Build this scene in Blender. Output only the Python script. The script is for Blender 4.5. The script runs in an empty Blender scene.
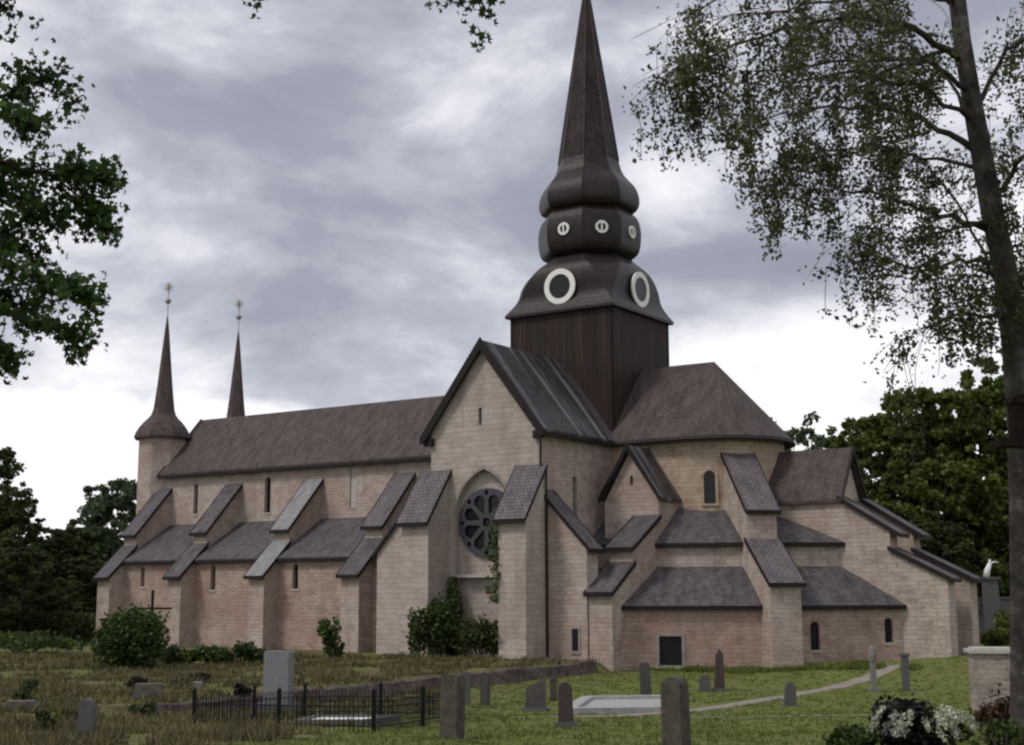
import bpy, math, random
import numpy as np
from mathutils import Vector, Matrix, noise
from mathutils.geometry import tessellate_polygon
R = math.radians; PI = math.pi
sc = bpy.context.scene
col = sc.collection

# ------------------------------------------------------------------ camera
CAM = Vector((45.038, -76.341, 4.3)); FPX = 1359.84; YAW, PITCH, ROLL = 0.59175, 0.15838, -0.003214
cd = bpy.data.cameras.new('camera'); cam = bpy.data.objects.new('camera', cd); col.objects.link(cam)
cd.sensor_width = 36; cd.lens = FPX * 36 / 1024; cd.clip_start = .1; cd.clip_end = 6000
_F = Vector((-math.sin(YAW) * math.cos(PITCH), math.cos(YAW) * math.cos(PITCH), math.sin(PITCH)))
_R = Vector((math.cos(YAW), math.sin(YAW), 0)); _U = _R.cross(_F)
_R, _U = _R * math.cos(ROLL) + _U * math.sin(ROLL), _U * math.cos(ROLL) - _R * math.sin(ROLL)
mw = Matrix((( _R.x, _U.x, -_F.x, CAM.x), (_R.y, _U.y, -_F.y, CAM.y), (_R.z, _U.z, -_F.z, CAM.z), (0, 0, 0, 1)))
cam.matrix_world = mw
sc.camera = cam
FH = Vector((-math.sin(YAW), math.cos(YAW), 0)); RH = Vector((math.cos(YAW), math.sin(YAW), 0))
def at(u, v, d):
    "the point seen at photo position (u, v), d metres away along the view"
    return CAM + (_F + _R * ((u - 512) / FPX) + _U * ((372.5 - v) / FPX)) * d
def dist(x, y): return (x - CAM.x) * FH.x + (y - CAM.y) * FH.y

# ------------------------------------------------------------------ world, sun, exposure
SUN_EL, SUN_AZ = R(52), math.atan2(-1.0, -0.55)
w = bpy.data.worlds.new('World'); sc.world = w; w.use_nodes = True
nt = w.node_tree; N = nt.nodes; L = nt.links; N.clear()
def nd(N, t, **k):
    n = N.new(t)
    for a, b in k.items(): setattr(n, a, b)
    return n
out = nd(N, 'ShaderNodeOutputWorld'); bg = nd(N, 'ShaderNodeBackground'); bg.inputs[1].default_value = 0.1
sky = nd(N, 'ShaderNodeTexSky', sky_type='NISHITA'); sky.sun_disc = False
sky.sun_elevation = SUN_EL; sky.sun_rotation = (PI / 2 - SUN_AZ)
tc = nd(N, 'ShaderNodeTexCoord'); sep = nd(N, 'ShaderNodeSeparateXYZ'); L.new(tc.outputs['Generated'], sep.inputs[0])
def M(op, a, b=None, c=None, clamp=False):
    n = nd(N, 'ShaderNodeMath', operation=op); n.use_clamp = clamp
    for i, x in enumerate((a, b, c)):
        if x is None: continue
        if isinstance(x, (int, float)): n.inputs[i].default_value = x
        else: L.new(x, n.inputs[i])
    return n.outputs[0]
def smooth(x, a, b):
    n = nd(N, 'ShaderNodeMapRange', interpolation_type='SMOOTHSTEP'); L.new(x, n.inputs[0])
    n.inputs[1].default_value = a; n.inputs[2].default_value = b
    return n.outputs[0]
X, Y, Z = sep.outputs
# elevation (tangent) and azimuth in the frame of the view axis
fwd = M('ADD', M('MULTIPLY', X, FH.x), M('MULTIPLY', Y, FH.y)); sid = M('ADD', M('MULTIPLY', X, RH.x), M('MULTIPLY', Y, RH.y))
zz = M('ADD', M('MAXIMUM', Z, 0.0), 0.20)
cmb = nd(N, 'ShaderNodeCombineXYZ')
L.new(sid, cmb.inputs[0]); L.new(fwd, cmb.inputs[1]); L.new(M('MULTIPLY', Z, 2.05), cmb.inputs[2])
def noi(scale, det, rough, dist_=0.0, off=(0, 0, 0)):  # noise on the sky direction
    mp = nd(N, 'ShaderNodeMapping'); L.new(cmb.outputs[0], mp.inputs[0]); mp.inputs['Location'].default_value = off
    n = nd(N, 'ShaderNodeTexNoise'); L.new(mp.outputs[0], n.inputs['Vector'])
    n.inputs['Scale'].default_value = scale; n.inputs['Detail'].default_value = det
    n.inputs['Roughness'].default_value = rough; n.inputs['Distortion'].default_value = dist_
    return n.outputs[0]
big = noi(2.2, 3, .5, .0, (3.1, 1.7, .5)); mid = noi(4.6, 9, .60, .25, (2.4, 5.1, 1.3)); fine = noi(22.0, 4, .5, .2)
elev = M('ARCTANGENT', M('DIVIDE', Z, M('SQRT', M('ADD', M('MULTIPLY', X, X), M('MULTIPLY', Y, Y)))))   # radians
azi = M('ARCTAN2', sid, fwd)                                                                          # radians, 0 = view axis
def blob(az, el, ra, re):
    a = M('DIVIDE', M('SUBTRACT', azi, az), ra); b = M('DIVIDE', M('SUBTRACT', elev, el), re)
    return smooth(M('SQRT', M('ADD', M('MULTIPLY', a, a), M('MULTIPLY', b, b))), 1.0, 0.15)
dens = M('ADD', M('MULTIPLY', big, .46), M('ADD', M('MULTIPLY', mid, .52), M('MULTIPLY', fine, .09)))
dens = M('SUBTRACT', dens, 0.580)                              # roughly -.2 .. .2
dens = M('MULTIPLY', dens, 2.25)
def addb(d, az, el, ra, re, k): return M('ADD', d, M('MULTIPLY', blob(az, el, ra, re), k))
warp = M('MULTIPLY', M('SUBTRACT', mid, .5), .09)
low = smooth(M('ADD', elev, warp), .150, .105)                 # bright clearing above the horizon
dens = M('SUBTRACT', dens, M('MULTIPLY', low, .60))
dens = addb(dens, -.22, .31, .24, .10, .12)                    # heavy grey bank over the nave
dens = addb(dens, -.20, .205, .22, .045, .20)
dens = addb(dens, .19, .235, .15, .035, .24)                   # dark bar right of the tower
dens = addb(dens, .11, .30, .09, .06, -.30)
dens = addb(dens, -.10, .40, .16, .10, .12)                    # bright opening beside the spire
dens = addb(dens, .22, .165, .24, .05, -.30)                   # white sky over the east end
dens = addb(dens, .17, .235, .13, .022, .12)
dens = addb(dens, -.06, .33, .12, .06, -.10)
dens = addb(dens, -.30, .42, .20, .09, -.04)
ramp = nd(N, 'ShaderNodeValToRGB'); L.new(M('ADD', dens, .5, clamp=True), ramp.inputs[0])
cr = ramp.color_ramp
cr.elements[0].position = .16; cr.elements[0].color = (10.2, 10.1, 10.4, 1)
cr.elements[1].position = .95; cr.elements[1].color = (2.8, 2.95, 3.55, 1)
for p, c in ((.32, (7.7, 7.7, 8.3, 1)), (.46, (5.1, 5.3, 6.0, 1)), (.62, (3.6, 3.7, 4.4, 1))):
    e = cr.elements.new(p); e.color = c
mx = nd(N, 'ShaderNodeMix', data_type='RGBA'); mx.inputs[0].default_value = .95
L.new(sky.outputs[0], mx.inputs[6]); L.new(ramp.outputs[0], mx.inputs[7])
L.new(mx.outputs[2], bg.inputs[0]); L.new(bg.outputs[0], out.inputs[0])
sl = bpy.data.lights.new('sun', 'SUN'); sl.energy = 1.6; sl.angle = R(12); sl.color = (1, .95, .88)
so = bpy.data.objects.new('sun', sl); col.objects.link(so)
sd = Vector((math.cos(SUN_AZ) * math.cos(SUN_EL), math.sin(SUN_AZ) * math.cos(SUN_EL), math.sin(SUN_EL)))
so.rotation_euler = sd.to_track_quat('Z', 'Y').to_euler()
sc.view_settings.view_transform = 'Standard'; sc.view_settings.look = 'None'
sc.view_settings.exposure = 0.07; sc.view_settings.gamma = 1; sc.view_settings.use_curve_mapping = False
sc.cycles.pixel_filter_type = 'BLACKMAN_HARRIS'; sc.cycles.filter_width = 2.3
sc.cycles.max_bounces = 5; sc.cycles.transparent_max_bounces = 6

# ------------------------------------------------------------------ materials
def mat(name, rough=.8, spec=.3):
    m = bpy.data.materials.new(name); m.use_nodes = True; t = m.node_tree
    b = t.nodes['Principled BSDF']; b.inputs['Roughness'].default_value = rough; b.inputs['Specular IOR Level'].default_value = spec
    return m, t, b
def ramp_node(t, src, stops):
    r = t.nodes.new('ShaderNodeValToRGB'); t.links.new(src, r.inputs[0]); e = r.color_ramp.elements
    e[0].position, e[0].color = stops[0][0], (*stops[0][1], 1); e[1].position, e[1].color = stops[-1][0], (*stops[-1][1], 1)
    for p, c in stops[1:-1]:
        k = e.new(p); k.color = (*c, 1)
    return r.outputs[0]
def noise_node(t, vec, scale, detail=4, rough=.6, stretch=None, dist_=0):
    if stretch:
        mp = t.nodes.new('ShaderNodeMapping'); mp.inputs['Scale'].default_value = stretch; t.links.new(vec, mp.inputs[0]); vec = mp.outputs[0]
    n = t.nodes.new('ShaderNodeTexNoise'); t.links.new(vec, n.inputs['Vector'])
    n.inputs['Scale'].default_value = scale; n.inputs['Detail'].default_value = detail; n.inputs['Roughness'].default_value = rough; n.inputs['Distortion'].default_value = dist_
    return n.outputs[0]
def mixc(t, fac, a, b, mode='MIX'):
    m = t.nodes.new('ShaderNodeMix'); m.data_type = 'RGBA'; m.blend_type = mode
    for i, x in ((0, fac), (6, a), (7, b)):
        if isinstance(x, (int, float)): m.inputs[i].default_value = x
        elif isinstance(x, tuple): m.inputs[i].default_value = (*x, 1)
        else: t.links.new(x, m.inputs[i])
    return m.outputs[2]
def bump(t, b, h, strength=.4, d=.02):
    n = t.nodes.new('ShaderNodeBump'); n.inputs['Strength'].default_value = strength; n.inputs['Distance'].default_value = d
    t.links.new(h, n.inputs['Height']); t.links.new(n.outputs[0], b.inputs['Normal'])
def coords(t):
    c = t.nodes.new('ShaderNodeTexCoord'); g = t.nodes.new('ShaderNodeNewGeometry'); return c.outputs['UV'], g.outputs['Position']
def stone(name, stops, mortar=.55, bw=.55, bh=.24, pink=.5):
    m, t, b = mat(name, .9, .2); uv, pos = coords(t)
    wob = t.nodes.new('ShaderNodeVectorMath'); wob.operation = 'ADD'
    nz = t.nodes.new('ShaderNodeTexNoise'); t.links.new(pos, nz.inputs['Vector']); nz.inputs['Scale'].default_value = 2.2
    sc_ = t.nodes.new('ShaderNodeVectorMath'); sc_.operation = 'SCALE'; sc_.inputs['Scale'].default_value = .17; t.links.new(nz.outputs[1], sc_.inputs[0])
    t.links.new(uv, wob.inputs[0]); t.links.new(sc_.outputs[0], wob.inputs[1])
    br = t.nodes.new('ShaderNodeTexBrick'); t.links.new(wob.outputs[0], br.inputs['Vector'])
    br.inputs['Color1'].default_value = (1, 1, 1, 1); br.inputs['Color2'].default_value = (0, 0, 0, 1); br.inputs['Mortar'].default_value = (mortar,) * 3 + (1,)
    br.inputs['Scale'].default_value = 1; br.inputs['Mortar Size'].default_value = .022; br.inputs['Mortar Smooth'].default_value = .4
    br.inputs['Brick Width'].default_value = bw; br.inputs['Row Height'].default_value = bh; br.inputs['Bias'].default_value = -.1; br.offset = .43; br.squash = 1.3; br.squash_frequency = 3
    n2 = noise_node(t, pos, 1.3, 5, .62); n3 = noise_node(t, pos, .22, 3, .5)
    ma = t.nodes.new('ShaderNodeMath'); ma.operation = 'MULTIPLY_ADD'; t.links.new(br.outputs[0], ma.inputs[0]); ma.inputs[1].default_value = .27
    n4 = t.nodes.new('ShaderNodeMath'); n4.operation = 'MULTIPLY_ADD'; t.links.new(noise_node(t, pos, 4.5, 6, .72), n4.inputs[0]); n4.inputs[1].default_value = .9
    n5 = t.nodes.new('ShaderNodeMath'); n5.operation = 'SUBTRACT'; t.links.new(n2, n5.inputs[0]); n5.inputs[1].default_value = .43; t.links.new(n5.outputs[0], n4.inputs[2]); t.links.new(n4.outputs[0], ma.inputs[2])
    c = ramp_node(t, ma.outputs[0], stops)
    c = mixc(t, ramp_node(t, n3, [(.42, (0, 0, 0)), (.62, (pink, pink, pink))]), c, (.33, .215, .17))
    st = noise_node(t, pos, .9, 5, .65, (1, 1, .16))
    c = mixc(t, ramp_node(t, st, [(.5, (0, 0, 0)), (.78, (.5, .5, .5))]), c, (.16, .135, .12))
    t.links.new(c, b.inputs['Base Color'])
    mm = t.nodes.new('ShaderNodeMath'); mm.operation = 'MULTIPLY_ADD'; t.links.new(br.outputs['Fac'], mm.inputs[0]); mm.inputs[1].default_value = -.6; t.links.new(n2, mm.inputs[2])
    bump(t, b, mm.outputs[0], .9, .05)
    return m
def shingle(name, stops, rough=.7, rw=.22, rh=.16, spec=.22, streak=0, moss=0, joint=.35, ms=.016):
    m, t, b = mat(name, rough, spec); uv, pos = coords(t)
    br = t.nodes.new('ShaderNodeTexBrick'); t.links.new(uv, br.inputs['Vector'])
    br.inputs['Color1'].default_value = (1, 1, 1, 1); br.inputs['Color2'].default_value = (0, 0, 0, 1); br.inputs['Mortar'].default_value = (.0, 0, 0, 1)
    br.inputs['Scale'].default_value = 1; br.inputs['Mortar Size'].default_value = ms; br.inputs['Mortar Smooth'].default_value = .3
    br.inputs['Brick Width'].default_value = rw; br.inputs['Row Height'].default_value = rh
    n2 = noise_node(t, uv, .9, 6, .65, (2.2, .7, 1)); n3 = noise_node(t, pos, 5, 3, .6)
    ma = t.nodes.new('ShaderNodeMath'); ma.operation = 'MULTIPLY_ADD'; t.links.new(br.outputs[0], ma.inputs[0]); ma.inputs[1].default_value = .20; t.links.new(n2, ma.inputs[2])
    c = ramp_node(t, ma.outputs[0], stops)
    c = mixc(t, ramp_node(t, br.outputs['Fac'], [(0, (0, 0, 0)), (1, (joint,) * 3)]), c, (.012, .009, .010))
    if streak:
        s = noise_node(t, uv, 1.0, 4, .6, (1.1, .05, 1))
        c = mixc(t, ramp_node(t, s, [(.52, (0, 0, 0)), (.66, (streak,) * 3)]), c, (.20, .19, .215))
    if moss:
        s = noise_node(t, pos, .8, 5, .7)
        c = mixc(t, ramp_node(t, s, [(.55, (0, 0, 0)), (.75, (moss,) * 3)]), c, (.075, .085, .045))
    t.links.new(c, b.inputs['Base Color'])
    mm = t.nodes.new('ShaderNodeMath'); mm.operation = 'MULTIPLY_ADD'; t.links.new(br.outputs['Fac'], mm.inputs[0]); mm.inputs[1].default_value = -1.; t.links.new(n3, mm.inputs[2])
    bump(t, b, mm.outputs[0], .6, .03)
    return m
MT = {}
MT['stone'] = stone('limestone_masonry', [(.25, (0.213, 0.165, 0.138)), (.52, (0.368, 0.296, 0.253)), (.85, (0.485, 0.414, 0.359))], pink=.4)
MT['stone_low'] = stone('pink_masonry', [(.25, (0.189, 0.128, 0.102)), (.52, (0.321, 0.229, 0.187)), (.85, (0.444, 0.353, 0.294))], pink=.6)
MT['gable_stone'] = stone('pale_smooth_masonry', [(.2, (0.300, 0.254, 0.221)), (.52, (0.388, 0.329, 0.290)), (.9, (0.475, 0.414, 0.368))], pink=.15, bw=.7, bh=.3)
MT['yellow_stone'] = stone('ochre_masonry', [(.25, (0.222, 0.155, 0.101)), (.52, (0.378, 0.282, 0.202)), (.85, (0.475, 0.385, 0.295))], pink=.35)
MT['quoin'] = stone('grey_ashlar', [(.25, (.20, .185, .17)), (.55, (.29, .265, .24)), (.85, (.37, .34, .30))], pink=.12)
MT['roof'] = shingle('wooden_shingle', [(.3, (0.035, 0.026, 0.023)), (.52, (0.069, 0.052, 0.048)), (.85, (0.125, 0.098, 0.093))], .7)
MT['slate'] = shingle('slate_roof', [(.3, (0.036, 0.031, 0.034)), (.52, (0.078, 0.069, 0.074)), (.85, (0.144, 0.129, 0.138))], .6, .3, .2, moss=.3)
MT['pale_slate'] = shingle('pale_slate_roof', [(.3, (0.126, 0.118, 0.122)), (.52, (0.218, 0.210, 0.218)), (.85, (0.319, 0.311, 0.319))], .6, .3, .2)
MT['tile'] = shingle('purple_tile', [(.3, (0.060, 0.049, 0.053)), (.52, (0.116, 0.097, 0.105)), (.85, (0.176, 0.156, 0.167))], .6, .34, .24, joint=.42, ms=.03)
MT['tar_roof'] = shingle('tarred_roof', [(.3, (0.012, 0.009, 0.010)), (.52, (0.025, 0.020, 0.023)), (.85, (0.063, 0.054, 0.059))], .45, .6, .3, .4, streak=.9)
MT['dome'] = shingle('dome_shingle', [(.3, (.007, .0035, .0035)), (.55, (.015, .008, .0075)), (.85, (.042, .027, .026))], .42, .16, .14, .32)
MT['spire'] = shingle('spire_shingle', [(.3, (.016, .011, .011)), (.55, (.031, .023, .023)), (.85, (.07, .055, .055))], .65, .16, .14, .15)
def planks():
    m, t, b = mat('tarred_planks', .7, .3); uv, pos = coords(t)
    n = noise_node(t, uv, 1, 4, .6, (4.5, .12, 1)); wv = noise_node(t, uv, 1, 1, .5, (14, .01, 1))
    c = ramp_node(t, n, [(.35, (.010, .006, .005)), (.55, (.026, .014, .010)), (.75, (.065, .036, .022))])
    t.links.new(c, b.inputs['Base Color']); bump(t, b, wv, .8, .05); return m
MT['planks'] = planks()
def simple(name, c, rough=.7, spec=.3, var=.25, scale=6, metal=0):
    m, t, b = mat(name, rough, spec); uv, pos = coords(t)
    n = noise_node(t, pos, scale, 5, .65)
    lo = tuple(x * (1 - var) for x in c); hi = tuple(min(1, x * (1 + var)) for x in c)
    t.links.new(ramp_node(t, n, [(.3, lo), (.7, hi)]), b.inputs['Base Color']); b.inputs['Metallic'].default_value = metal
    bump(t, b, n, .3, .01); return m
MT['trim'] = simple('dark_trim', (.012, .008, .008), .7)  # near black: shadow lines below eaves and verges are put into this colour
MT['white'] = simple('white_paint', (.78, .77, .74), .6, var=.06)
MT['glass'] = simple('dark_glass', (.012, .011, .013), .3, .25, .3, 2)
MT['glass_green'] = simple('green_glass', (.016, .020, .018), .35, .3, .4, 3)
MT['tracery'] = simple('grey_tracery', (.065, .064, .075), .8, var=.2)
MT['sill'] = simple('pale_sill', (.42, .39, .35), .8, var=.15)
MT['iron'] = simple('black_iron', (.008, .007, .008), .7, .2)
MT['gold'] = simple('faded_gilding', (.28, .24, .22), .5, .5)
MT['granite'] = simple('grey_granite', (.095, .093, .093), .7, var=.22, scale=14)
MT['pale_granite'] = simple('pale_granite', (.17, .17, .18), .6, var=.12, scale=10)
MT['dark_granite'] = simple('dark_granite', (.055, .048, .047), .45, .5, .4, 9)
MT['red_granite'] = simple('red_granite', (.052, .032, .031), .45, .5, .35, 9)
MT['mossy'] = simple('mossy_gravestone', (.075, .066, .054), .85, .2, .45, 5)
MT['lime'] = simple('pale_limestone', (.19, .175, .16), .85, .2, .2, 8)
MT['kerbpale'] = simple('pale_grave_kerb', (.33, .32, .31), .85, .2, .3, 4)
MT['field'] = simple('weathered_block', (.13, .115, .10), .9, .1, .35, 5)
MT['gravel'] = simple('path_gravel', (.24, .21, .18), .95, .1, .3, 3)
MT['whitegrav'] = simple('white_gravel', (.75, .75, .72), .9, .1, .12, 12)
MT['bark'] = simple('dark_bark', (.045, .036, .030), .95, .1, .5, 5)
MT['wood'] = simple('weathered_wood', (.022, .015, .013), .9, .1, .4, 6)
def birch_bark():
    m, t, b = mat('birch_bark', .85, .2); uv, pos = coords(t)
    n = noise_node(t, pos, 3.0, 6, .7, (1, 1, .8)); n2 = noise_node(t, pos, 9, 3, .6, (.3, .3, 2))
    c = ramp_node(t, n, [(.35, (.022, .018, .018)), (.55, (.07, .06, .056)), (.74, (.20, .185, .175))])
    t.links.new(c, b.inputs['Base Color']); bump(t, b, n, .9, .06); return m
MT['birch'] = birch_bark()
def leafmat(name, stops, trans=.35):
    m = bpy.data.materials.new(name); m.use_nodes = True; t = m.node_tree; t.nodes.clear()
    o = t.nodes.new('ShaderNodeOutputMaterial'); g = t.nodes.new('ShaderNodeNewGeometry')
    c = ramp_node(t, g.outputs['Random Per Island'], stops)
    n = noise_node(t, g.outputs['Position'], .5, 3, .6)
    c = mixc(t, .7, c, ramp_node(t, n, [(.35, (.55, .55, .55)), (.65, (1.35, 1.35, 1.2))]), 'MULTIPLY')
    d = t.nodes.new('ShaderNodeBsdfPrincipled'); d.inputs['Roughness'].default_value = .55; d.inputs['Specular IOR Level'].default_value = .25
    tr = t.nodes.new('ShaderNodeBsdfTranslucent'); ms = t.nodes.new('ShaderNodeMixShader'); ms.inputs[0].default_value = trans
    t.links.new(c, d.inputs['Base Color']); t.links.new(c, tr.inputs[0]); t.links.new(d.outputs[0], ms.inputs[1]); t.links.new(tr.outputs[0], ms.inputs[2]); t.links.new(ms.outputs[0], o.inputs[0])
    return m
MT['leaf_birch'] = leafmat('birch_leaves', [(0, (.042, .055, .024)), (.6, (.088, .108, .044)), (1, (.15, .17, .075))], .45)
MT['leaf_maple'] = leafmat('maple_leaves', [(0, (.020, .048, .012)), (.6, (.045, .09, .022)), (1, (.08, .14, .035))], .4)
MT['leaf_dark'] = leafmat('forest_leaves_dark', [(0, (.030, .045, .014)), (.6, (.058, .084, .024)), (1, (.10, .135, .04))], .35)
MT['leaf_mid'] = leafmat('forest_leaves', [(0, (.055, .078, .016)), (.6, (.105, .145, .030)), (1, (.17, .21, .05))], .4)
MT['leaf_blue'] = leafmat('blue_green_leaves', [(0, (.045, .072, .036)), (.6, (.08, .12, .058)), (1, (.13, .175, .09))], .35)
MT['leaf_bush'] = leafmat('bush_leaves', [(0, (.024, .045, .011)), (.6, (.05, .085, .02)), (1, (.10, .145, .036))], .3)
MT['leaf_vine'] = leafmat('vine_leaves', [(0, (.024, .042, .012)), (.6, (.050, .075, .020)), (1, (.085, .12, .034))], .25)
MT['leaf_red'] = leafmat('red_leaves', [(0, (.035, .018, .012)), (.6, (.075, .036, .02)), (1, (.11, .07, .03))], .2)
MT['leaf_purple'] = leafmat('dark_purple_leaves', [(0, (.012, .010, .010)), (.6, (.026, .020, .018)), (1, (.045, .05, .025))], .2)
MT['petal'] = leafmat('white_petals', [(0, (.38, .42, .30)), (.6, (.52, .54, .45)), (1, (.66, .67, .6))], .3)
MT['blade_green'] = leafmat('green_grass', [(0, (.075, .105, .022)), (.6, (.14, .185, .04)), (1, (.23, .24, .08))], .35)
MT['blade_dry'] = leafmat('dry_grass', [(0, (.060, .060, .022)), (.6, (.135, .115, .055)), (1, (.25, .20, .11))], .3)

# ------------------------------------------------------------------ mesh helpers
def uv_box(me):
    uvl = me.uv_layers.new(name='UVMap'); n = len(me.loops); uv = np.zeros(n * 2, np.float32)
    for p in me.polygons:
        nn = p.normal
        if abs(nn.z) > .995: t = Vector((1, 0, 0)); b = Vector((0, 1, 0))
        else:
            t = Vector((0, 0, 1)).cross(nn).normalized(); b = nn.cross(t)
        for li in p.loop_indices:
            v = me.vertices[me.loops[li].vertex_index].co; uv[2 * li] = v.dot(t); uv[2 * li + 1] = v.dot(b)
    uvl.data.foreach_set('uv', uv)
class MB:
    def __init__(s): s.v = []; s.f = []
    def add(s, vs, fs):
        o = len(s.v); s.v += [tuple(x) for x in vs]; s.f += [tuple(o + i for i in f) for f in fs]; return s
    def box(s, lo, hi, M4=None):
        (x0, y0, z0), (x1, y1, z1) = lo, hi
        vs = [Vector(p) for p in ((x0, y0, z0), (x1, y0, z0), (x1, y1, z0), (x0, y1, z0), (x0, y0, z1), (x1, y0, z1), (x1, y1, z1), (x0, y1, z1))]
        if M4: vs = [M4 @ p for p in vs]
        return s.add(vs, [(0, 3, 2, 1), (4, 5, 6, 7), (0, 1, 5, 4), (1, 2, 6, 5), (2, 3, 7, 6), (3, 0, 4, 7)])
    def prism(s, prof, org, ax, wd, w0, w1, ztop=0):
        "profile points (r, z) in the vertical plane org + r*ax, extruded along wd from w0 to w1"
        org = Vector(org); ax = Vector(ax); wd = Vector(wd); n = len(prof)
        A = [org + ax * r + wd * w0 + Vector((0, 0, z)) for r, z in prof]; B = [org + ax * r + wd * w1 + Vector((0, 0, z)) for r, z in prof]
        return s.add(A + B, [tuple(range(n))[::-1], tuple(range(n, 2 * n))] + [(i, (i + 1) % n, n + (i + 1) % n, n + i) for i in range(n)])
    def tube(s, pts, rad, seg=8, cap=True):
        pts = [Vector(p) for p in pts]; rings = []; n = len(pts); up = None; vs = []
        for i, p in enumerate(pts):
            d = (pts[min(i + 1, n - 1)] - pts[max(i - 1, 0)]).normalized()
            if up is None: up = d.orthogonal().normalized()
            a = (up - d * up.dot(d)).normalized(); b = d.cross(a); up = a
            r = rad[i] if isinstance(rad, (list, tuple)) else rad
            vs += [p + (a * math.cos(2 * PI * k / seg) + b * math.sin(2 * PI * k / seg)) * r for k in range(seg)]
        fs = [(i * seg + k, i * seg + (k + 1) % seg, (i + 1) * seg + (k + 1) % seg, (i + 1) * seg + k) for i in range(n - 1) for k in range(seg)]
        if cap: fs += [tuple(range(seg))[::-1], tuple((n - 1) * seg + k for k in range(seg))]
        return s.add(vs, fs)
    def lathe(s, prof, seg, org=(0, 0, 0), ph=0.0):
        o = Vector(org); vs = [o + Vector((r * math.cos(ph + 2 * PI * k / seg), r * math.sin(ph + 2 * PI * k / seg), z)) for r, z in prof for k in range(seg)]
        m = len(prof); fs = [(i * seg + k, i * seg + (k + 1) % seg, (i + 1) * seg + (k + 1) % seg, (i + 1) * seg + k) for i in range(m - 1) for k in range(seg)]
        fs += [tuple(range(seg))[::-1], tuple((m - 1) * seg + k for k in range(seg))]
        return s.add(vs, fs)
    def roof(s, polys, t=.2):
        "sheet of roof polygons (shared corners exact) given a vertical thickness"
        key = {}; V = []
        def idx(p):
            k = tuple(round(c, 3) for c in p)
            if k not in key: key[k] = len(V); V.append(Vector(p))
            return key[k]
        F = [tuple(idx(p) for p in q) for q in polys]; n = len(V); E = {}
        for f in F:
            for a, b in zip(f, f[1:] + f[:1]): E[(a, b)] = 1
        fs = list(F) + [tuple(n + i for i in f[::-1]) for f in F] + [(a, n + a, n + b, b) for (a, b) in E if (b, a) not in E]
        return s.add(V + [p - Vector((0, 0, t)) for p in V], fs)
    def panel(s, p0, p1, outline, holes=(), th=.5):
        "upright wall from p0 to p1 (outside on the right hand side), outline and holes in (u, z)"
        p0 = Vector((*p0, 0)); p1 = Vector((*p1, 0)); u = (p1 - p0).normalized(); nout = Vector((u.y, -u.x, 0))
        loops = [list(outline)] + [list(h) for h in holes]
        flat = [q for l in loops for q in l]; tri = tessellate_polygon([[Vector((a, b, 0)) for a, b in l] for l in loops])
        P = lambda a, b, o: p0 + u * a + Vector((0, 0, b)) + nout * o
        n = len(flat); vs = [P(a, b, 0) for a, b in flat] + [P(a, b, -th) for a, b in flat]; fs = []
        for a, b, c in tri:
            A, B, Cc = (Vector((*flat[i], 0)) for i in (a, b, c))
            if (B - A).cross(Cc - A).z < 0: b, c = c, b
            fs += [(a, b, c), (n + a, n + c, n + b)]
        k = 0
        for li, l in enumerate(loops):
            m = len(l); area = sum(l[i][0] * l[(i + 1) % m][1] - l[(i + 1) % m][0] * l[i][1] for i in range(m)); flip = (area < 0) != (li > 0)
            for i in range(m):
                a, b = k + i, k + (i + 1) % m
                fs.append((a, n + a, n + b, b) if not flip else (b, n + b, n + a, a))
            k += m
        return s.add(vs, fs)
    def build(s, name, m, parent=None, smooth=False, loc=None, box=True):
        me = bpy.data.meshes.new(name); me.from_pydata(s.v, [], s.f); me.validate(); me.update()
        if box: uv_box(me)
        if smooth: me.polygons.foreach_set('use_smooth', [True] * len(me.polygons))
        me.materials.append(m); o = bpy.data.objects.new(name, me); col.objects.link(o)
        if parent: o.parent = parent
        return o
def tag(o, label=None, cat=None, group=None, kind=None):
    if label: o['label'] = label
    if cat: o['category'] = cat
    if group: o['group'] = group
    if kind: o['kind'] = kind
    return o
def empty(name, loc=(0, 0, 0)):
    o = bpy.data.objects.new(name, None); o.location = loc; col.objects.link(o); return o
def attach(o, parent):            # geometry given in world coordinates, parent standing elsewhere
    o.parent = parent; o.location = -Vector(parent.location); return o
def arch(u0, u1, z0, z1, n=6, pointed=False):
    c = (u0 + u1) / 2; r = (u1 - u0) / 2; pts = [(u0, z0), (u1, z0)]
    if pointed:
        Rr = 1.4 * r; h = math.sqrt(2 * Rr * r - r * r); zb = z1 - h; am = math.acos((Rr - r) / Rr)
        for k in range(n + 1): t = am * k / n; pts.append((u1 - Rr + Rr * math.cos(t), zb + Rr * math.sin(t)))
        pts[-1] = (c, z1)
        for k in range(n - 1, -1, -1): t = am * k / n; pts.append((u0 + Rr - Rr * math.cos(t), zb + Rr * math.sin(t)))
    else:
        zb = z1 - r
        for k in range(2 * n + 1): a = PI * k / (2 * n); pts.append((c + r * math.cos(a), zb + r * math.sin(a)))
    return pts
def circ(cu, cz, r, n=24, ph=0): return [(cu + r * math.cos(ph + 2 * PI * k / n), cz + r * math.sin(ph + 2 * PI * k / n)) for k in range(n)]
def rect(u0, u1, z0, z1): return [(u0, z0), (u1, z0), (u1, z1), (u0, z1)]

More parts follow.
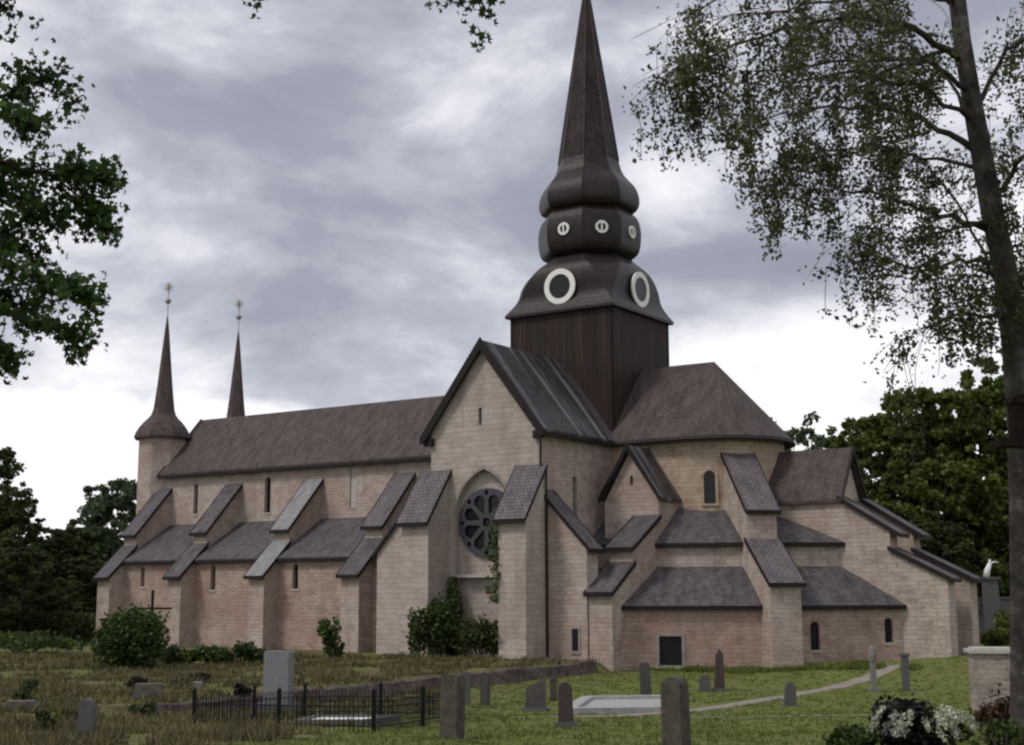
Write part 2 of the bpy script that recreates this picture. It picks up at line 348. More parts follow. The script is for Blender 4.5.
# ------------------------------------------------------------------ terrain
def smx(x, k=6.0): return 0.0 if x < -k else (x if x > k else (x + k) ** 2 / (4 * k))
def sstep(t): t = min(1, max(0, t)); return t * t * (3 - 2 * t)
def edge_x(y): return 8.0 + max(0, -14 - y) * .05
def gz(x, y):
    d = dist(x, y); r = min(.055 * smx(50 - d), 2.9)
    t = sstep((edge_x(y) - x) / .35); te = .6 if y < -13 else .6 - min(.2, (y + 13) * .05)
    if y > -12.3 and x > 3.8: t = 0
    z = max(r, te * t)
    if x > 15: z = max(z, sstep((d - 60) / 12) * min(3.2, .085 * (x - 15) + .02 * max(0, d - 80)))
    if d > 100 and x <= 15: z = max(z, .4)
    fade = sstep((d - 15) / 20)
    z += (noise.noise(Vector((x * .13, y * .13, 0))) * .10 + noise.noise(Vector((x * .5, y * .5, 4))) * (.10 if x < 8 else .03)) * fade * (0 if d > 66 else 1)
    return z
def axis(lo, hi, st, far): 
    a = list(np.arange(lo, hi, st)); g = st; x = hi; b = []
    while x < far: b.append(x); g *= 1.35; x += g
    b.append(far); g = st; x = lo; c = []
    while x > -far: g *= 1.35; x -= g; c.append(max(x, -far))
    return c[::-1] + a + b
xs = axis(-62, 58, .45, 2500); ys = axis(-86, 20, .45, 2500)
V = [(x, y, gz(x, y)) for y in ys for x in xs]; nx = len(xs)
Fc = [(j * nx + i, j * nx + i + 1, (j + 1) * nx + i + 1, (j + 1) * nx + i) for j in range(len(ys) - 1) for i in range(nx - 1)]
def ground_mat():
    m, t, b = mat('churchyard_grass', .95, .1); uv, pos = coords(t)
    n1 = noise_node(t, pos, .35, 5, .65); n2 = noise_node(t, pos, 2.6, 6, .7); n3 = noise_node(t, pos, 14, 3, .7)
    green = ramp_node(t, n2, [(.3, (.075, .105, .024)), (.52, (.15, .19, .045)), (.75, (.24, .235, .09))])
    brown = ramp_node(t, n2, [(.32, (.050, .042, .022)), (.5, (.14, .115, .06)), (.7, (.25, .205, .125))])
    sp = t.nodes.new('ShaderNodeSeparateXYZ'); t.links.new(pos, sp.inputs[0])
    # dry turf west of the terrace edge
    mr = t.nodes.new('ShaderNodeMapRange'); mr.interpolation_type = 'SMOOTHSTEP'; mr.inputs[1].default_value = 24; mr.inputs[2].default_value = 7
    sh = t.nodes.new('ShaderNodeMath'); sh.operation = 'MULTIPLY_ADD'; t.links.new(n1, sh.inputs[0]); sh.inputs[1].default_value = 12; t.links.new(sp.outputs[0], sh.inputs[2])
    sh2 = t.nodes.new('ShaderNodeMath'); sh2.operation = 'MULTIPLY_ADD'; t.links.new(sp.outputs[1], sh2.inputs[0]); sh2.inputs[1].default_value = .28; t.links.new(sh.outputs[0], sh2.inputs[2])
    sh.inputs[1].default_value = 5; sh2.inputs[1].default_value = .55
    ax_ = t.nodes.new('ShaderNodeMath'); ax_.operation = 'ADD'; t.links.new(sh2.outputs[0], ax_.inputs[0]); ax_.inputs[1].default_value = 3.0
    bx_ = t.nodes.new('ShaderNodeMath'); bx_.operation = 'SUBTRACT'; t.links.new(sh.outputs[0], bx_.inputs[0]); bx_.inputs[1].default_value = 10.5
    mn_ = t.nodes.new('ShaderNodeMath'); mn_.operation = 'MINIMUM'; t.links.new(ax_.outputs[0], mn_.inputs[0]); t.links.new(bx_.outputs[0], mn_.inputs[1])
    mr.inputs[1].default_value = 4.5; mr.inputs[2].default_value = 0.5
    t.links.new(mn_.outputs[0], mr.inputs[0])
    n1b = noise_node(t, pos, .45, 4, .6); green = mixc(t, ramp_node(t, n1b, [(.42, (0, 0, 0)), (.62, (.75, .75, .75))]), green, (.155, .14, .055))
    nd_ = noise_node(t, pos, .9, 5, .7); brown = mixc(t, ramp_node(t, nd_, [(.48, (0, 0, 0)), (.64, (.7, .7, .7))]), brown, (.045, .045, .02))
    pn = ramp_node(t, noise_node(t, pos, .8, 4, .6), [(.42, (.1, .1, .1)), (.56, (1, 1, 1))])
    mu = t.nodes.new('ShaderNodeMath'); mu.operation = 'MULTIPLY'; t.links.new(mr.outputs[0], mu.inputs[0]); t.links.new(pn, mu.inputs[1])
    c = mixc(t, mu.outputs[0], green, brown)
    c = mixc(t, ramp_node(t, n3, [(.35, (.5, .5, .5)), (.6, (0, 0, 0))]), c, (.035, .04, .015))
    t.links.new(c, b.inputs['Base Color']); bump(t, b, n3, .8, .06); return m
g = MB(); g.v = V; g.f = Fc
tag(g.build('ground', ground_mat(), smooth=True, box=False), kind='structure')
def strip(name, pts, wd, m, lift=.012):
    b = MB(); P = []
    for (x0, y0), (x1, y1) in zip(pts, pts[1:]):
        n = max(2, int(math.hypot(x1 - x0, y1 - y0) / .5))
        P += [(x0 + (x1 - x0) * k / n, y0 + (y1 - y0) * k / n) for k in range(n)]
    P.append(pts[-1]); vs = []
    for i, (x, y) in enumerate(P):
        a = P[max(0, i - 1)]; c = P[min(len(P) - 1, i + 1)]; d = Vector((c[0] - a[0], c[1] - a[1])).normalized(); ww = wd * (.5 + .12 * noise.noise(Vector((x * .9, y * .9, 3))))
        for s in (-1, -.33, .33, 1):
            q = (x - d.y * ww * s, y + d.x * ww * s); vs.append((q[0], q[1], gz(*q) + lift + .02 * (1 - abs(s))))
    fs = [(4 * i + k, 4 * i + k + 1, 4 * i + k + 5, 4 * i + k + 4) for i in range(len(P) - 1) for k in range(3)]
    b.add(vs, fs); return tag(b.build(name, m, smooth=True), kind='structure')
strip('gravel_path', [(22.4, -8.5), (22.7, -13.5), (22.57, -19.24), (22.9, -27), (23.1, -32.0), (22.3, -37.0), (21.2, -41)], .8, MT['gravel'])
strip('narrow_path', [(33.5, -31.8), (29.8, -34.4), (25.4, -36.65), (21.9, -37.9)], .75, MT['gravel'])

# ------------------------------------------------------------------ the church
ch = empty('abbey_church', (0, 0, 0))
tag(ch, 'large medieval stone abbey church with dark baroque spire over the crossing', 'church')
T = 3.8
def part(b, name, m, parent=None, label=None, smooth=False):
    o = b.build(name, MT[m] if isinstance(m, str) else m, parent or ch, smooth)
    if label: o['label'] = label
    return o
def pane_at(p0, p1, hole, depth, m, name='window', parent=None, th=.06, label=None):
    b = MB(); q0 = Vector((*p0, 0)); q1 = Vector((*p1, 0)); u = (q1 - q0).normalized(); n = Vector((u.y, -u.x, 0))
    a = q0 - n * depth; c = q1 - n * depth
    b.panel((a.x, a.y), (c.x, c.y), hole, (), th)
    return part(b, name, m, parent, label)
def win(p0, p1, hole, depth=.35, glass='glass', bars=True):
    wn = pane_at(p0, p1, hole, depth, glass)
    us = [a for a, b in hole]; zs_ = [b for a, b in hole]; u0, u1, z0, z1 = min(us), max(us), min(zs_), max(zs_)
    if bars:
        q0 = Vector((*p0, 0)); u = (Vector((*p1, 0)) - q0).normalized(); n = Vector((u.y, -u.x, 0)); b = MB()
        M4 = Matrix(((u.x, n.x, 0, q0.x), (u.y, n.y, 0, q0.y), (0, 0, 1, 0), (0, 0, 0, 1)))
        c = (u0 + u1) / 2
        b.box((c - .02, -depth + .01, z0 + .02), (c + .02, -depth + .05, z1 - .05), M4)
        k = z0 + .45
        while k < z1 - .2: b.box((u0 + .01, -depth + .01, k - .015), (u1 - .01, -depth + .045, k + .015), M4); k += .45
        part(b, 'glazing_bars', 'trim', wn)
        s = MB(); s.box((u0 - .1, -depth + .06, z0 - .12), (u1 + .1, .05, z0 - .004), M4); part(s, 'sill', 'sill', wn)
    return wn

# --- nave
NW0, NW1 = (-36.3, -3.8), (-3.4, -3.8)
def nu(x): return x + 36.3
nav_h = [arch(nu(-32.95), nu(-32.5), 10.05, 12.33), arch(nu(-25.55), nu(-24.95), 9.9, 12.5), arch(nu(-17.4), nu(-16.85), 10.0, 12.85)]
b = MB(); b.panel(NW0, NW1, rect(0, 32.9, 0, 13.55), nav_h, .6)
b.panel((-3.4, 3.8), (-36.3, 3.8), rect(0, 32.9, 0, 13.55), (), .6)
b.panel((-36.3, 3.2), (-36.3, -3.2), [(0, 0), (6.4, 0), (6.4, 13.9), (3.2, 17.3), (0, 13.9)], (), .6)
part(b, 'nave_wall', 'stone')
for i, h in enumerate(nav_h): win(NW0, NW1, h, .3 if i < 2 else .1, 'glass' if i < 2 else 'sill', i < 2)
b = MB(); y = 4.22
b.roof([[(-36.45, -y, 13.23), (-3.0, -y, 13.23), (-3.0, 0, 17.87), (-36.45, 0, 17.87)], [(-3.0, y, 13.23), (-36.45, y, 13.23), (-36.45, 0, 17.87), (-3.0, 0, 17.87)]], .22)
nr = part(b, 'nave_roof', 'roof')
b = MB(); b.box((-36.5, -4.3, 12.86), (-4.0, -4.14, 13.07)); part(b, 'gutter', 'trim', nr)
b = MB(); b.prism([(-4.3, 12.95), (-4.3, 13.2), (0, 17.97), (4.3, 13.2), (4.3, 12.95), (0, 17.6)], (-36.55, 0, 0), (0, 1, 0), (1, 0, 0), 0, .12); part(b, 'bargeboard', 'trim', nr)
# --- aisles
AW0, AW1 = (-36.3, -8.0), (-3.8, -8.0)
ai_h = [arch(nu(-33.7), nu(-33.3), 4.6, 6.05, 4), arch(nu(-26.45), nu(-26.0), 4.35, 6.05, 4), arch(nu(-18.7), nu(-18.2), 4.4, 6.08, 4)]
b = MB(); b.panel(AW0, AW1, rect(0, 32.5, 0, 6.45), ai_h, .6); b.panel((-3.8, 8.0), (-36.3, 8.0), rect(0, 32.5, 0, 6.45), (), .6)
for s in (-1, 1):
    q = [(-36.3, s * 3.8), (-36.3, s * 7.4)]
    if s > 0: q = q[::-1]
    prof = [(0, 0), (3.6, 0), (3.6, 6.5), (0, 9.1)] if s < 0 else [(0, 0), (3.6, 0), (3.6, 9.1), (0, 6.5)]
    b.panel(*q, prof, (), .6)
part(b, 'aisle_wall', 'stone_low')
for h in ai_h: win(AW0, AW1, h, .3)
for s in (-1, 1):
    b = MB(); P = [(-36.5, s * 8.3, 6.5), (-3.8, s * 8.3, 6.5), (-3.8, s * 3.8, 9.28), (-36.5, s * 3.8, 9.28)]
    b.roof([P if s < 0 else P[::-1]], .2); ar = part(b, 'aisle_roof', 'slate')
    b = MB(); b.box((-36.55, min(s * 8.36, s * 8.24), 6.2), (-3.9, max(s * 8.36, s * 8.24), 6.4)); part(b, 'gutter', 'trim', ar)

def cope(parent, org, ax, wd, w0, w1, r0, z0, r1, z1, m, over=.14, th=.16):
    "sloping slab on a buttress from the outer low end (r0, z0) to the inner high end (r1, z1)"
    b = MB(); b.prism([(r0, z0 - th), (r0, z0), (r1, z1), (r1, z1 - th)], org, ax, wd, w0 - over, w1 + over)
    o = part(b, 'buttress_roof', m, parent)
    b = MB()
    for q0, q1 in ((w0 - over - .05, w0 - over - .003), (w1 + over + .003, w1 + over + .05)):
        b.prism([(r0 - .03 * (1 if r0 < r1 else -1), z0 - th - .08), (r0 - .03 * (1 if r0 < r1 else -1), z0 + .01), (r1, z1 + .03), (r1, z1 - th - .08)], org, ax, wd, q0, q1)
    e = 1 if r0 < r1 else -1
    b.prism([(r0 - .05 * e, z0 - th - .07), (r0 - .05 * e, z0 + .005), (r0 - .004 * e, z0 + .005), (r0 - .004 * e, z0 - th - .07)], org, ax, wd, w0 - over, w1 + over)
    part(b, 'buttress_roof_edge', 'trim', parent)
def buttress(org, ax, wd, w0, w1, prof, copes, m='stone', mats=('slate', 'slate')):
    b = MB(); b.prism(prof, org, ax, wd, w0, w1); o = part(b, 'buttress', m)
    for (r0, z0, r1, z1), cm in zip(copes, mats): cope(o, org, ax, wd, w0, w1, r0, z0, r1, z1, cm)
    return o
# flying-buttress piers along the nave: r measured outward from the axis
for xe, wdt, mats in ((-35.48, 1.3, ('slate', 'slate')), (-27.98, 1.35, ('slate', 'slate')), (-20.0, 1.4, ('pale_slate', 'pale_slate')), (-11.73, 1.5, ('tile', 'slate'))):
    for s in (-1, 1):
        lo_in = 5.4
        prof = [(3.5, 0), (9.35, 0), (9.35, 5.3), (7.05, 7.5), (7.05, 8.45), (3.85, 11.9), (3.5, 11.9)]
        cop = [(9.65, 5.28, 7.0, 7.72), (7.3, 8.42, 3.8, 12.15)]
        b_ = buttress((xe, 0, 0), (0, s, 0), (-1, 0, 0) if s < 0 else (-1, 0, 0), 0, wdt, prof, cop, 'stone', (mats[1], mats[0]))
# --- transept
def tu(x): return x + 3.8
nich = arch(tu(-2.0), tu(2.0), 5.15, 11.2, 8, True); low_n = rect(tu(-1.95), tu(1.9), .3, 4.95)
GW0, GW1 = (-3.8, -12.3), (3.8, -12.3)
slit = rect(tu(-.36), tu(-.14), 13.75, 14.75)
b = MB(); b.panel(GW0, GW1, [(0, 0), (7.6, 0), (7.6, 13.5), (3.8, 18.35), (0, 13.5)], [nich, low_n, slit], .45)
part(b, 'transept_gable_wall', 'gable_stone')
b = MB(); b.panel((-3.3, -11.85), (3.3, -11.85), rect(0, 6.6, 0, 13.2), [circ(3.3, 8.12, 1.98, 40)], .3); part(b, 'niche_back_wall', 'gable_stone')
win(GW0, GW1, slit, .2, 'glass', False)
TE0, TE1 = (3.8, -12.3), (3.8, -3.8)
te_h = [arch(3.6, 4.1, 8.2, 10.84, 5)]
part(MB().panel((3.8, -11.84), TE1, rect(0, 8.04, 0, 13.45), [[(a - .46, c) for a, c in te_h[0]]], .5), 'transept_side_wall', 'stone')
part(MB().panel((-3.8, -3.8), (-3.8, -11.84), rect(0, 8.04, 0, 13.45), (), .5), 'transept_side_wall', 'stone')
part(MB().panel((3.8, 3.8), (3.8, 12.3), rect(0, 8.5, 0, 13.45), (), .5), 'transept_side_wall', 'stone'); part(MB().panel((-3.8, 12.3), (-3.8, 3.8), rect(0, 8.5, 0, 13.45), (), .5), 'transept_side_wall', 'stone')
part(MB().panel((3.29, 12.3), (-3.29, 12.3), [(0, 0), (6.58, 0), (6.58, 13.9), (3.29, 18.1), (0, 13.9)], (), .5), 'transept_gable_wall', 'stone')
win(TE0, TE1, te_h[0], .3)
b = MB(); e = 4.22
b.roof([[(-e, 12.6, 13.25), (-e, -12.58, 13.25), (0, -12.58, 18.7), (0, 12.6, 18.7)], [(e, -12.58, 13.25), (e, 12.6, 13.25), (0, 12.6, 18.7), (0, -12.58, 18.7)]], .22)
tr_ = part(b, 'transept_roof', 'tar_roof')
b = MB(); b.prism([(-4.36, 12.85), (-4.36, 13.22), (0, 18.84), (4.36, 13.22), (4.36, 12.85), (4.1, 12.85), (0, 18.12), (-4.1, 12.85)], (0, -12.6, 0), (1, 0, 0), (0, 1, 0), -.12, 0); part(b, 'bargeboard', 'trim', tr_)
for sx in (-1, 1):
    xa_, xb_ = sorted((sx * 4.2, sx * 4.36)); part(MB().box((xa_, -12.55, 12.86), (xb_, -4.4, 13.08)), 'gutter', 'trim', tr_)
    xa_, xb_ = sorted((sx * 3.55, sx * 4.15)); part(MB().box((xa_, -12.56, 12.7), (xb_, -12.305, 13.15)), 'eaves_bracket', 'trim', tr_)
# wheel window
b = MB(); b.panel((-1.98, -11.87), (1.98, -11.87), circ(1.98, 8.12, 1.975, 40), (), .05); ww = part(b, 'wheel_window', 'glass', label='dark round wheel window with grey stone lobes')
def petal(an, r0, r1, hw, n=7):
    pts_ = [(r0, 0.0)] + [(r1 - hw + hw * math.sin(PI * k / n), -hw * math.cos(PI * k / n)) for k in range(n + 1)]
    return [(1.98 + r_ * math.cos(an) - q_ * math.sin(an), 8.12 + r_ * math.sin(an) + q_ * math.cos(an)) for r_, q_ in pts_]
hs = [circ(1.98, 8.12, .28, 16)] + [petal(2 * PI * (k + .5) / 8, .44, 1.66, .40) for k in range(8)]
hs += [circ(1.98 + 1.72 * math.cos(2 * PI * k / 8), 8.12 + 1.72 * math.sin(2 * PI * k / 8), .15, 10) for k in range(8)]
b = MB(); b.panel((-1.98, -12.02), (1.98, -12.02), circ(1.98, 8.12, 1.97, 40), hs, .13); part(b, 'tracery', 'tracery', ww)
b = MB(); b.box((-2.05, -12.42, 5.0), (2.0, -11.86, 5.16)); part(b, 'window_ledge', 'sill')
pts = arch(-2.12, 2.12, 7.2, 11.38, 8, True)[1:]; inn = arch(-1.98, 1.98, 7.2, 11.18, 8, True)[1:]
b = MB(); b.panel((-3.8, -12.34), (3.8, -12.34), [(a + 3.8, c) for a, c in pts] + [(a + 3.8, c) for a, c in inn[::-1]], (), .035); part(b, 'arch_moulding', 'quoin')
# gable buttresses
for w0, w1 in ((-4.4, -2.45), (2.4, 4.2)):
    for s in (-1, 1):
        buttress((0, 0, 0), (0, s, 0), (1, 0, 0), w0, w1, [(12.31, 0), (14.3, 0), (14.3, 8.15), (12.31, 11.0)], [(14.62, 8.12, 12.32, 11.25)], 'gable_stone' if s < 0 else 'stone', ('tile',))
# east and west facing buttresses of the transept
buttress((0, -11.0, 0), (1, 0, 0), (0, -1, 0), 0, 1.2, [(3.81, 0), (6.78, 0), (6.78, 6.62), (3.81, 9.72)], [(7.05, 6.5, 3.82, 9.9)], 'stone', ('slate',))
buttress((0, -11.0, 0), (-1, 0, 0), (0, -1, 0), 0, 1.15, [(3.81, 0), (7.95, 0), (7.95, 6.5), (3.81, 10.9)], [(8.15, 6.45, 3.82, 11.1)], 'gable_stone', ('slate',))
b = MB(); b.box((5.72, -12.26, .95), (6.34, -12.21, 2.3)); b.box((5.74, -12.28, .85), (6.34, -12.21, .94)); lw = part(b, 'window_surround', 'quoin')
b = MB(); b.box((5.84, -12.275, 1.02), (6.22, -12.262, 2.2)); part(b, 'pane', 'glass', lw)
b = MB(); b.tube([(4.0, -12.42, 12.9), (3.98, -12.40, 11.2), (4.32, -12.38, 10.9), (4.32, -12.36, .7)], .06, 6); part(b, 'drainpipe', 'trim')
# --- north gabled bay of the choir
b = MB(); b.panel((4.75, -6.65), (8.3, -6.65), [(0, 0), (3.55, 0), (3.55, 9.35), (1.75, 12.3), (0, 9.35)], [rect(1.72, 1.92, 10.3, 10.85)], .4)
b.panel((8.3, -6.25), (8.3, -3.4), rect(0, 2.85, 0, 9.4), (), .4); b.panel((4.75, -3.4), (4.75, -6.25), rect(0, 2.85, 0, 9.4), (), .4); part(b, 'gabled_bay_wall', 'stone')
win((4.75, -6.65), (8.3, -6.65), rect(1.72, 1.92, 10.3, 10.85), .2, 'glass', False)
b = MB(); b.roof([[(4.62, -3.2, 9.62), (4.62, -6.95, 9.62), (6.5, -6.95, 12.62), (6.5, -3.2, 12.62)], [(8.5, -6.95, 9.55), (8.5, -3.2, 9.55), (6.5, -3.2, 12.62), (6.5, -6.95, 12.62)]], .2); r_ = part(b, 'gabled_bay_roof', 'tar_roof')
b = MB(); b.prism([(4.52, 9.3), (4.52, 9.6), (6.5, 12.74), (8.6, 9.54), (8.6, 9.24), (6.5, 12.3)], (0, -6.96, 0), (1, 0, 0), (0, 1, 0), -.1, 0); part(b, 'bargeboard', 'trim', r_)
buttress((0, 0, 0), (0, -1, 0), (1, 0, 0), 6.86, 8.32, [(3.9, 0), (12.15, 0), (12.15, 4.2), (9.8, 5.65), (9.8, 6.62), (6.6, 8.35), (3.9, 8.35)], [(12.42, 4.16, 9.75, 5.85), (10.05, 6.6, 6.66, 8.52)], 'stone', ('slate', 'slate'))
# --- choir and apse
NS = 28; CX = 8.9
wall = [(3.3, -4.1)] + [(CX + 4.1 * math.cos(-PI / 2 + PI * k / NS), 4.1 * math.sin(-PI / 2 + PI * k / NS)) for k in range(NS + 1)] + [(3.3, 4.1)]
b = MB(); n = len(wall); b.add([(x, y, 0) for x, y in wall] + [(x, y, 13.1) for x, y in wall], [(i, i + 1, n + i + 1, n + i) for i in range(n - 1)] + [tuple(range(n, 2 * n))])
part(b, 'apse_wall', 'yellow_stone')
E_ = [(CX + 4.68 * math.cos(-PI / 2 + PI * k / NS), 4.68 * math.sin(-PI / 2 + PI * k / NS)) for k in range(NS + 1)]
ap = (CX, 0, 18.28); b = MB()
pol = [[(3.3, -4.45, 13.2), (*E_[0], 13.2), ap, (3.3, 0, 18.28)], [(*E_[-1], 13.2), (3.3, 4.45, 13.2), (3.3, 0, 18.28), ap]] + [[(*E_[k], 13.2), (*E_[k + 1], 13.2), ap] for k in range(NS)]
b.roof(pol, .2); cr_ = part(b, 'choir_roof', 'roof')
b = MB(); outl = [(3.9, -4.5)] + [(CX + 4.74 * math.cos(-PI / 2 + PI * k / NS), 4.74 * math.sin(-PI / 2 + PI * k / NS)) for k in range(NS + 1)] + [(3.9, 4.5)]
b.tube([(x, y, 12.98) for x, y in outl], .085, 6); part(b, 'gutter', 'trim', cr_)
for a in (-71, 71):
    c_, s_ = math.cos(R(a)), math.sin(R(a)); q = Vector((CX + 4.13 * c_, 4.13 * s_)); tt = Vector((-s_, c_))
    p0, p1 = q - tt * .6, q + tt * .6
    fr = MB(); fr.panel(p0 + Vector((c_, s_)) * .05, p1 + Vector((c_, s_)) * .05, arch(.1, 1.1, 9.1, 11.3, 6), [arch(.26, .94, 9.22, 11.16, 6)], .22); wf = part(fr, 'window_surround', 'yellow_stone')
    b = MB(); b.panel(p0, p1, arch(.24, .96, 9.2, 11.18, 6), (), .1); part(b, 'pane', 'glass_green', wf)
# --- ambulatory ring and chapels
O = [(3.8, -10.9), (8.3, -10.9), (15.9, -6.8), (20.6, -2.0), (20.6, 2.0), (15.9, 6.8), (8.3, 10.9), (3.8, 10.9)]
I = [(3.8, -6.95), (8.3, -6.95), (13.9, -5.1), (17.3, -1.9), (17.3, 1.9), (13.9, 5.1), (8.3, 6.95), (3.8, 6.95)]
def seglen(i, P=O): return math.dist(P[i], P[i + 1])
holes = {1: [rect(1.87, 3.08, .25, 1.80)], 2: [arch(1.38, 1.92, 1.05, 2.55, 4), arch(5.7, 6.2, 1.4, 2.72, 4)], 4: [arch(1.5, 2.0, 1.4, 2.7, 4)], 5: [arch(3, 3.5, 1.4, 2.7, 4)]}
b = MB()
for i in range(7): b.panel(O[i], O[i + 1], rect(0, seglen(i), 0, 3.35), holes.get(i, ()), .45)
part(b, 'chapel_wall', 'stone_low')
for i, hh in holes.items():
    for h in hh:
        wn = win(O[i], O[i + 1], h, .25 if i > 1 else .18, 'glass', i > 1)
        if i == 1:
            wn['label'] = 'large square dark window in pale stone surround'
            b = MB(); q0, q1 = Vector(O[1]), Vector(O[2]); u = (q1 - q0).normalized(); nn = Vector((u.y, -u.x)) * .03
            b.panel(q0 + nn, q1 + nn, rect(1.70, 3.25, .1, 1.95), [rect(1.87, 3.08, .25, 1.80)], .027); part(b, 'surround', 'quoin', wn)
            b = MB(); nn = nn * 5; b.panel(q0 + nn, q1 + nn, rect(1.62, 3.33, -.06, .2), (), .12); part(b, 'sill', 'sill', wn)
def off(P, d):
    out_ = []
    for i in range(len(P)):
        a = Vector(P[max(0, i - 1)]); c = Vector(P[i]); e_ = Vector(P[min(len(P) - 1, i + 1)]); ns = []
        for u in (c - a, e_ - c):
            if u.length > 0: u.normalize(); ns.append(Vector((u.y, -u.x)))
        n = (sum(ns, Vector((0, 0)))).normalized(); k = d / max(.3, n.dot(ns[0])); out_.append((c.x + n.x * k, c.y + n.y * k))
    return out_
def ringroof(outer, zo, inner, zi, name, m, th=.18):
    b = MB(); b.roof([[(*outer[i], zo), (*outer[i + 1], zo), (*inner[i + 1], zi), (*inner[i], zi)] for i in range(len(outer) - 1)], th)
    o = part(b, name, m); b = MB()
    oo = off(outer, .03)
    for i in range(len(outer) - 1): b.panel(oo[i], oo[i + 1], rect(0, math.dist(oo[i], oo[i + 1]), zo - th - .06, zo - .01), (), .028)
    part(b, 'roof_edge', 'trim', o); return o
ringroof(off(O, .28), 3.42, I, 5.55, 'chapel_roof', 'slate')
b = MB()
for i in range(7): b.panel(I[i], I[i + 1], rect(0, seglen(i, I), 0, 6.8), (), .4)
part(b, 'ambulatory_wall', 'stone')
inner = [(3.8, -4.1), (8.3, -4.1), (CX + 4.1 * math.cos(R(-46)), 4.1 * math.sin(R(-46))), (CX + 4.1 * math.cos(R(-15)), 4.1 * math.sin(R(-15)))]; inner += [(x, -y) for x, y in inner[::-1]]
ringroof(off(I, .25), 6.88, inner, 9.1, 'ambulatory_roof', 'slate')
# --- east gabled bay with stepped piers
b = MB(); b.panel((17.2, -1.9), (17.2, 1.9), [(0, 0), (3.8, 0), (3.8, 9.1), (1.9, 12.0), (0, 9.1)], (), .4)
b.panel((12.4, -1.9), (16.8, -1.9), rect(0, 4.4, 0, 9.2), (), .4); b.panel((16.8, 1.9), (12.4, 1.9), rect(0, 4.4, 0, 9.2), (), .4); part(b, 'gabled_bay_wall', 'stone')
b = MB(); b.roof([[(12.6, -2.15, 9.3), (17.5, -2.15, 9.3), (17.5, 0, 12.4), (12.6, 0, 12.4)], [(17.5, 2.15, 9.3), (12.6, 2.15, 9.3), (12.6, 0, 12.4), (17.5, 0, 12.4)]], .2); r_ = part(b, 'gabled_bay_roof', 'roof')
b = MB(); b.prism([(-2.2, 9.0), (-2.2, 9.28), (0, 12.5), (2.2, 9.28), (2.2, 9.0), (0, 12.15)], (17.51, 0, 0), (0, 1, 0), (1, 0, 0), 0, .1); part(b, 'bargeboard', 'trim', r_)
for w0, w1, dx, lbl in ((-1.95, -.65, 0, 0), (1.0, 2.3, .35, 0)):
    buttress((dx, 0, 0), (1, 0, 0), (0, 1, 0), w0, w1, [(16.5, 0), (23.2, 0), (23.2, 4.85), (20.15, 6.35), (20.15, 7.45), (17.2, 9.25), (16.5, 9.25)], [(23.5, 4.84, 20.05, 6.6), (20.75, 7.3, 17.25, 9.5)], 'stone', ('slate', 'slate'))
# --- diagonal pier, and its twin on the far side
for a in (-46, 46):
    axd = Vector((math.cos(R(a)), math.sin(R(a)), 0)); wdv = Vector((-axd.y, axd.x, 0)); sh = -.08 if a < 0 else .08
    buttress((CX, 0, 0), axd, wdv, sh - .85, sh + .85, [(3.9, 0), (10.9, 0), (10.9, 4.6), (7.7, 6.8), (7.7, 8.6), (4.0, 11.95), (3.9, 11.95)], [(11.2, 4.62, 7.6, 7.1), (7.95, 8.62, 4.02, 12.2)], 'stone', ('tile', 'tile'))
# --- crossing tower
b = MB(); b.box((-T, -T, 12.0), (T, T, 22.25)); part(b, 'tower_shaft', 'planks')
b = MB()
for sx in (-1, 1):
    for sy in (-1, 1): b.box((sx * T - .12 if sx > 0 else sx * T - .02, sy * T - .12 if sy > 0 else sy * T - .02, 13.2), (sx * T + .02 if sx > 0 else sx * T + .12, sy * T + .02 if sy > 0 else sy * T + .12, 22.0))
part(b, 'corner_board', 'wood')
def ring8(a, k): q = a * k; return [(a, -q), (a, q), (q, a), (-q, a), (-a, q), (-a, -q), (-q, -a), (q, -a)]
prof = [(3.7, .999, 21.75), (4.08, .999, 21.8), (4.08, .999, 21.98), (3.92, .985, 22.25), (3.72, .95, 22.65), (3.60, .88, 23.15), (3.62, .78, 23.8), (3.56, .66, 24.45), (3.36, .55, 25.0), (3.02, .46, 25.4), (2.72, .42, 25.7), (2.6, .414, 25.85)]
t2 = math.tan(PI / 8)
up = [(2.66, 25.95), (2.95, 26.15), (3.12, 26.55), (3.2, 27.2), (3.2, 27.75), (3.1, 28.35), (2.92, 28.75), (2.72, 28.95), (2.7, 29.05), (2.95, 29.2), (3.12, 29.55), (3.14, 30.0), (3.05, 30.45), (2.85, 30.9), (2.5, 31.35), (2.2, 31.75), (2.02, 32.2), (1.9, 32.7)]
def densify(P, k=4):
    out_ = []
    for i in range(len(P) - 1):
        p0, p1, p2, p3 = (np.array(P[max(0, min(len(P) - 1, j))], float) for j in (i - 1, i, i + 1, i + 2))
        for q in range(k):
            t = q / k; out_.append(tuple(.5 * ((2 * p1) + (p2 - p0) * t + (2 * p0 - 5 * p1 + 4 * p2 - p3) * t * t + (3 * p1 - p0 - 3 * p2 + p3) * t ** 3)))
    return out_ + [tuple(P[-1])]
def loft8(P, name, m, smooth=False):
    b = MB(); vs = [(x, y, z) for a, k, z in P for x, y in ring8(a, k)]; n = len(P)
    b.add(vs, [(8 * i + k, 8 * i + (k + 1) % 8, 8 * i + 8 + (k + 1) % 8, 8 * i + 8 + k) for i in range(n - 1) for k in range(8)] + [tuple(range(8))[::-1], tuple(8 * (n - 1) + k for k in range(8))])
    o = part(b, name, m, smooth=True); o.data.set_sharp_from_angle(angle=R(26)); return o
loft8(prof[:3] + densify(prof[3:]), 'tower_dome', 'dome')
loft8(densify([(a, t2, z) for a, z in up]), 'lantern_dome', 'dome')
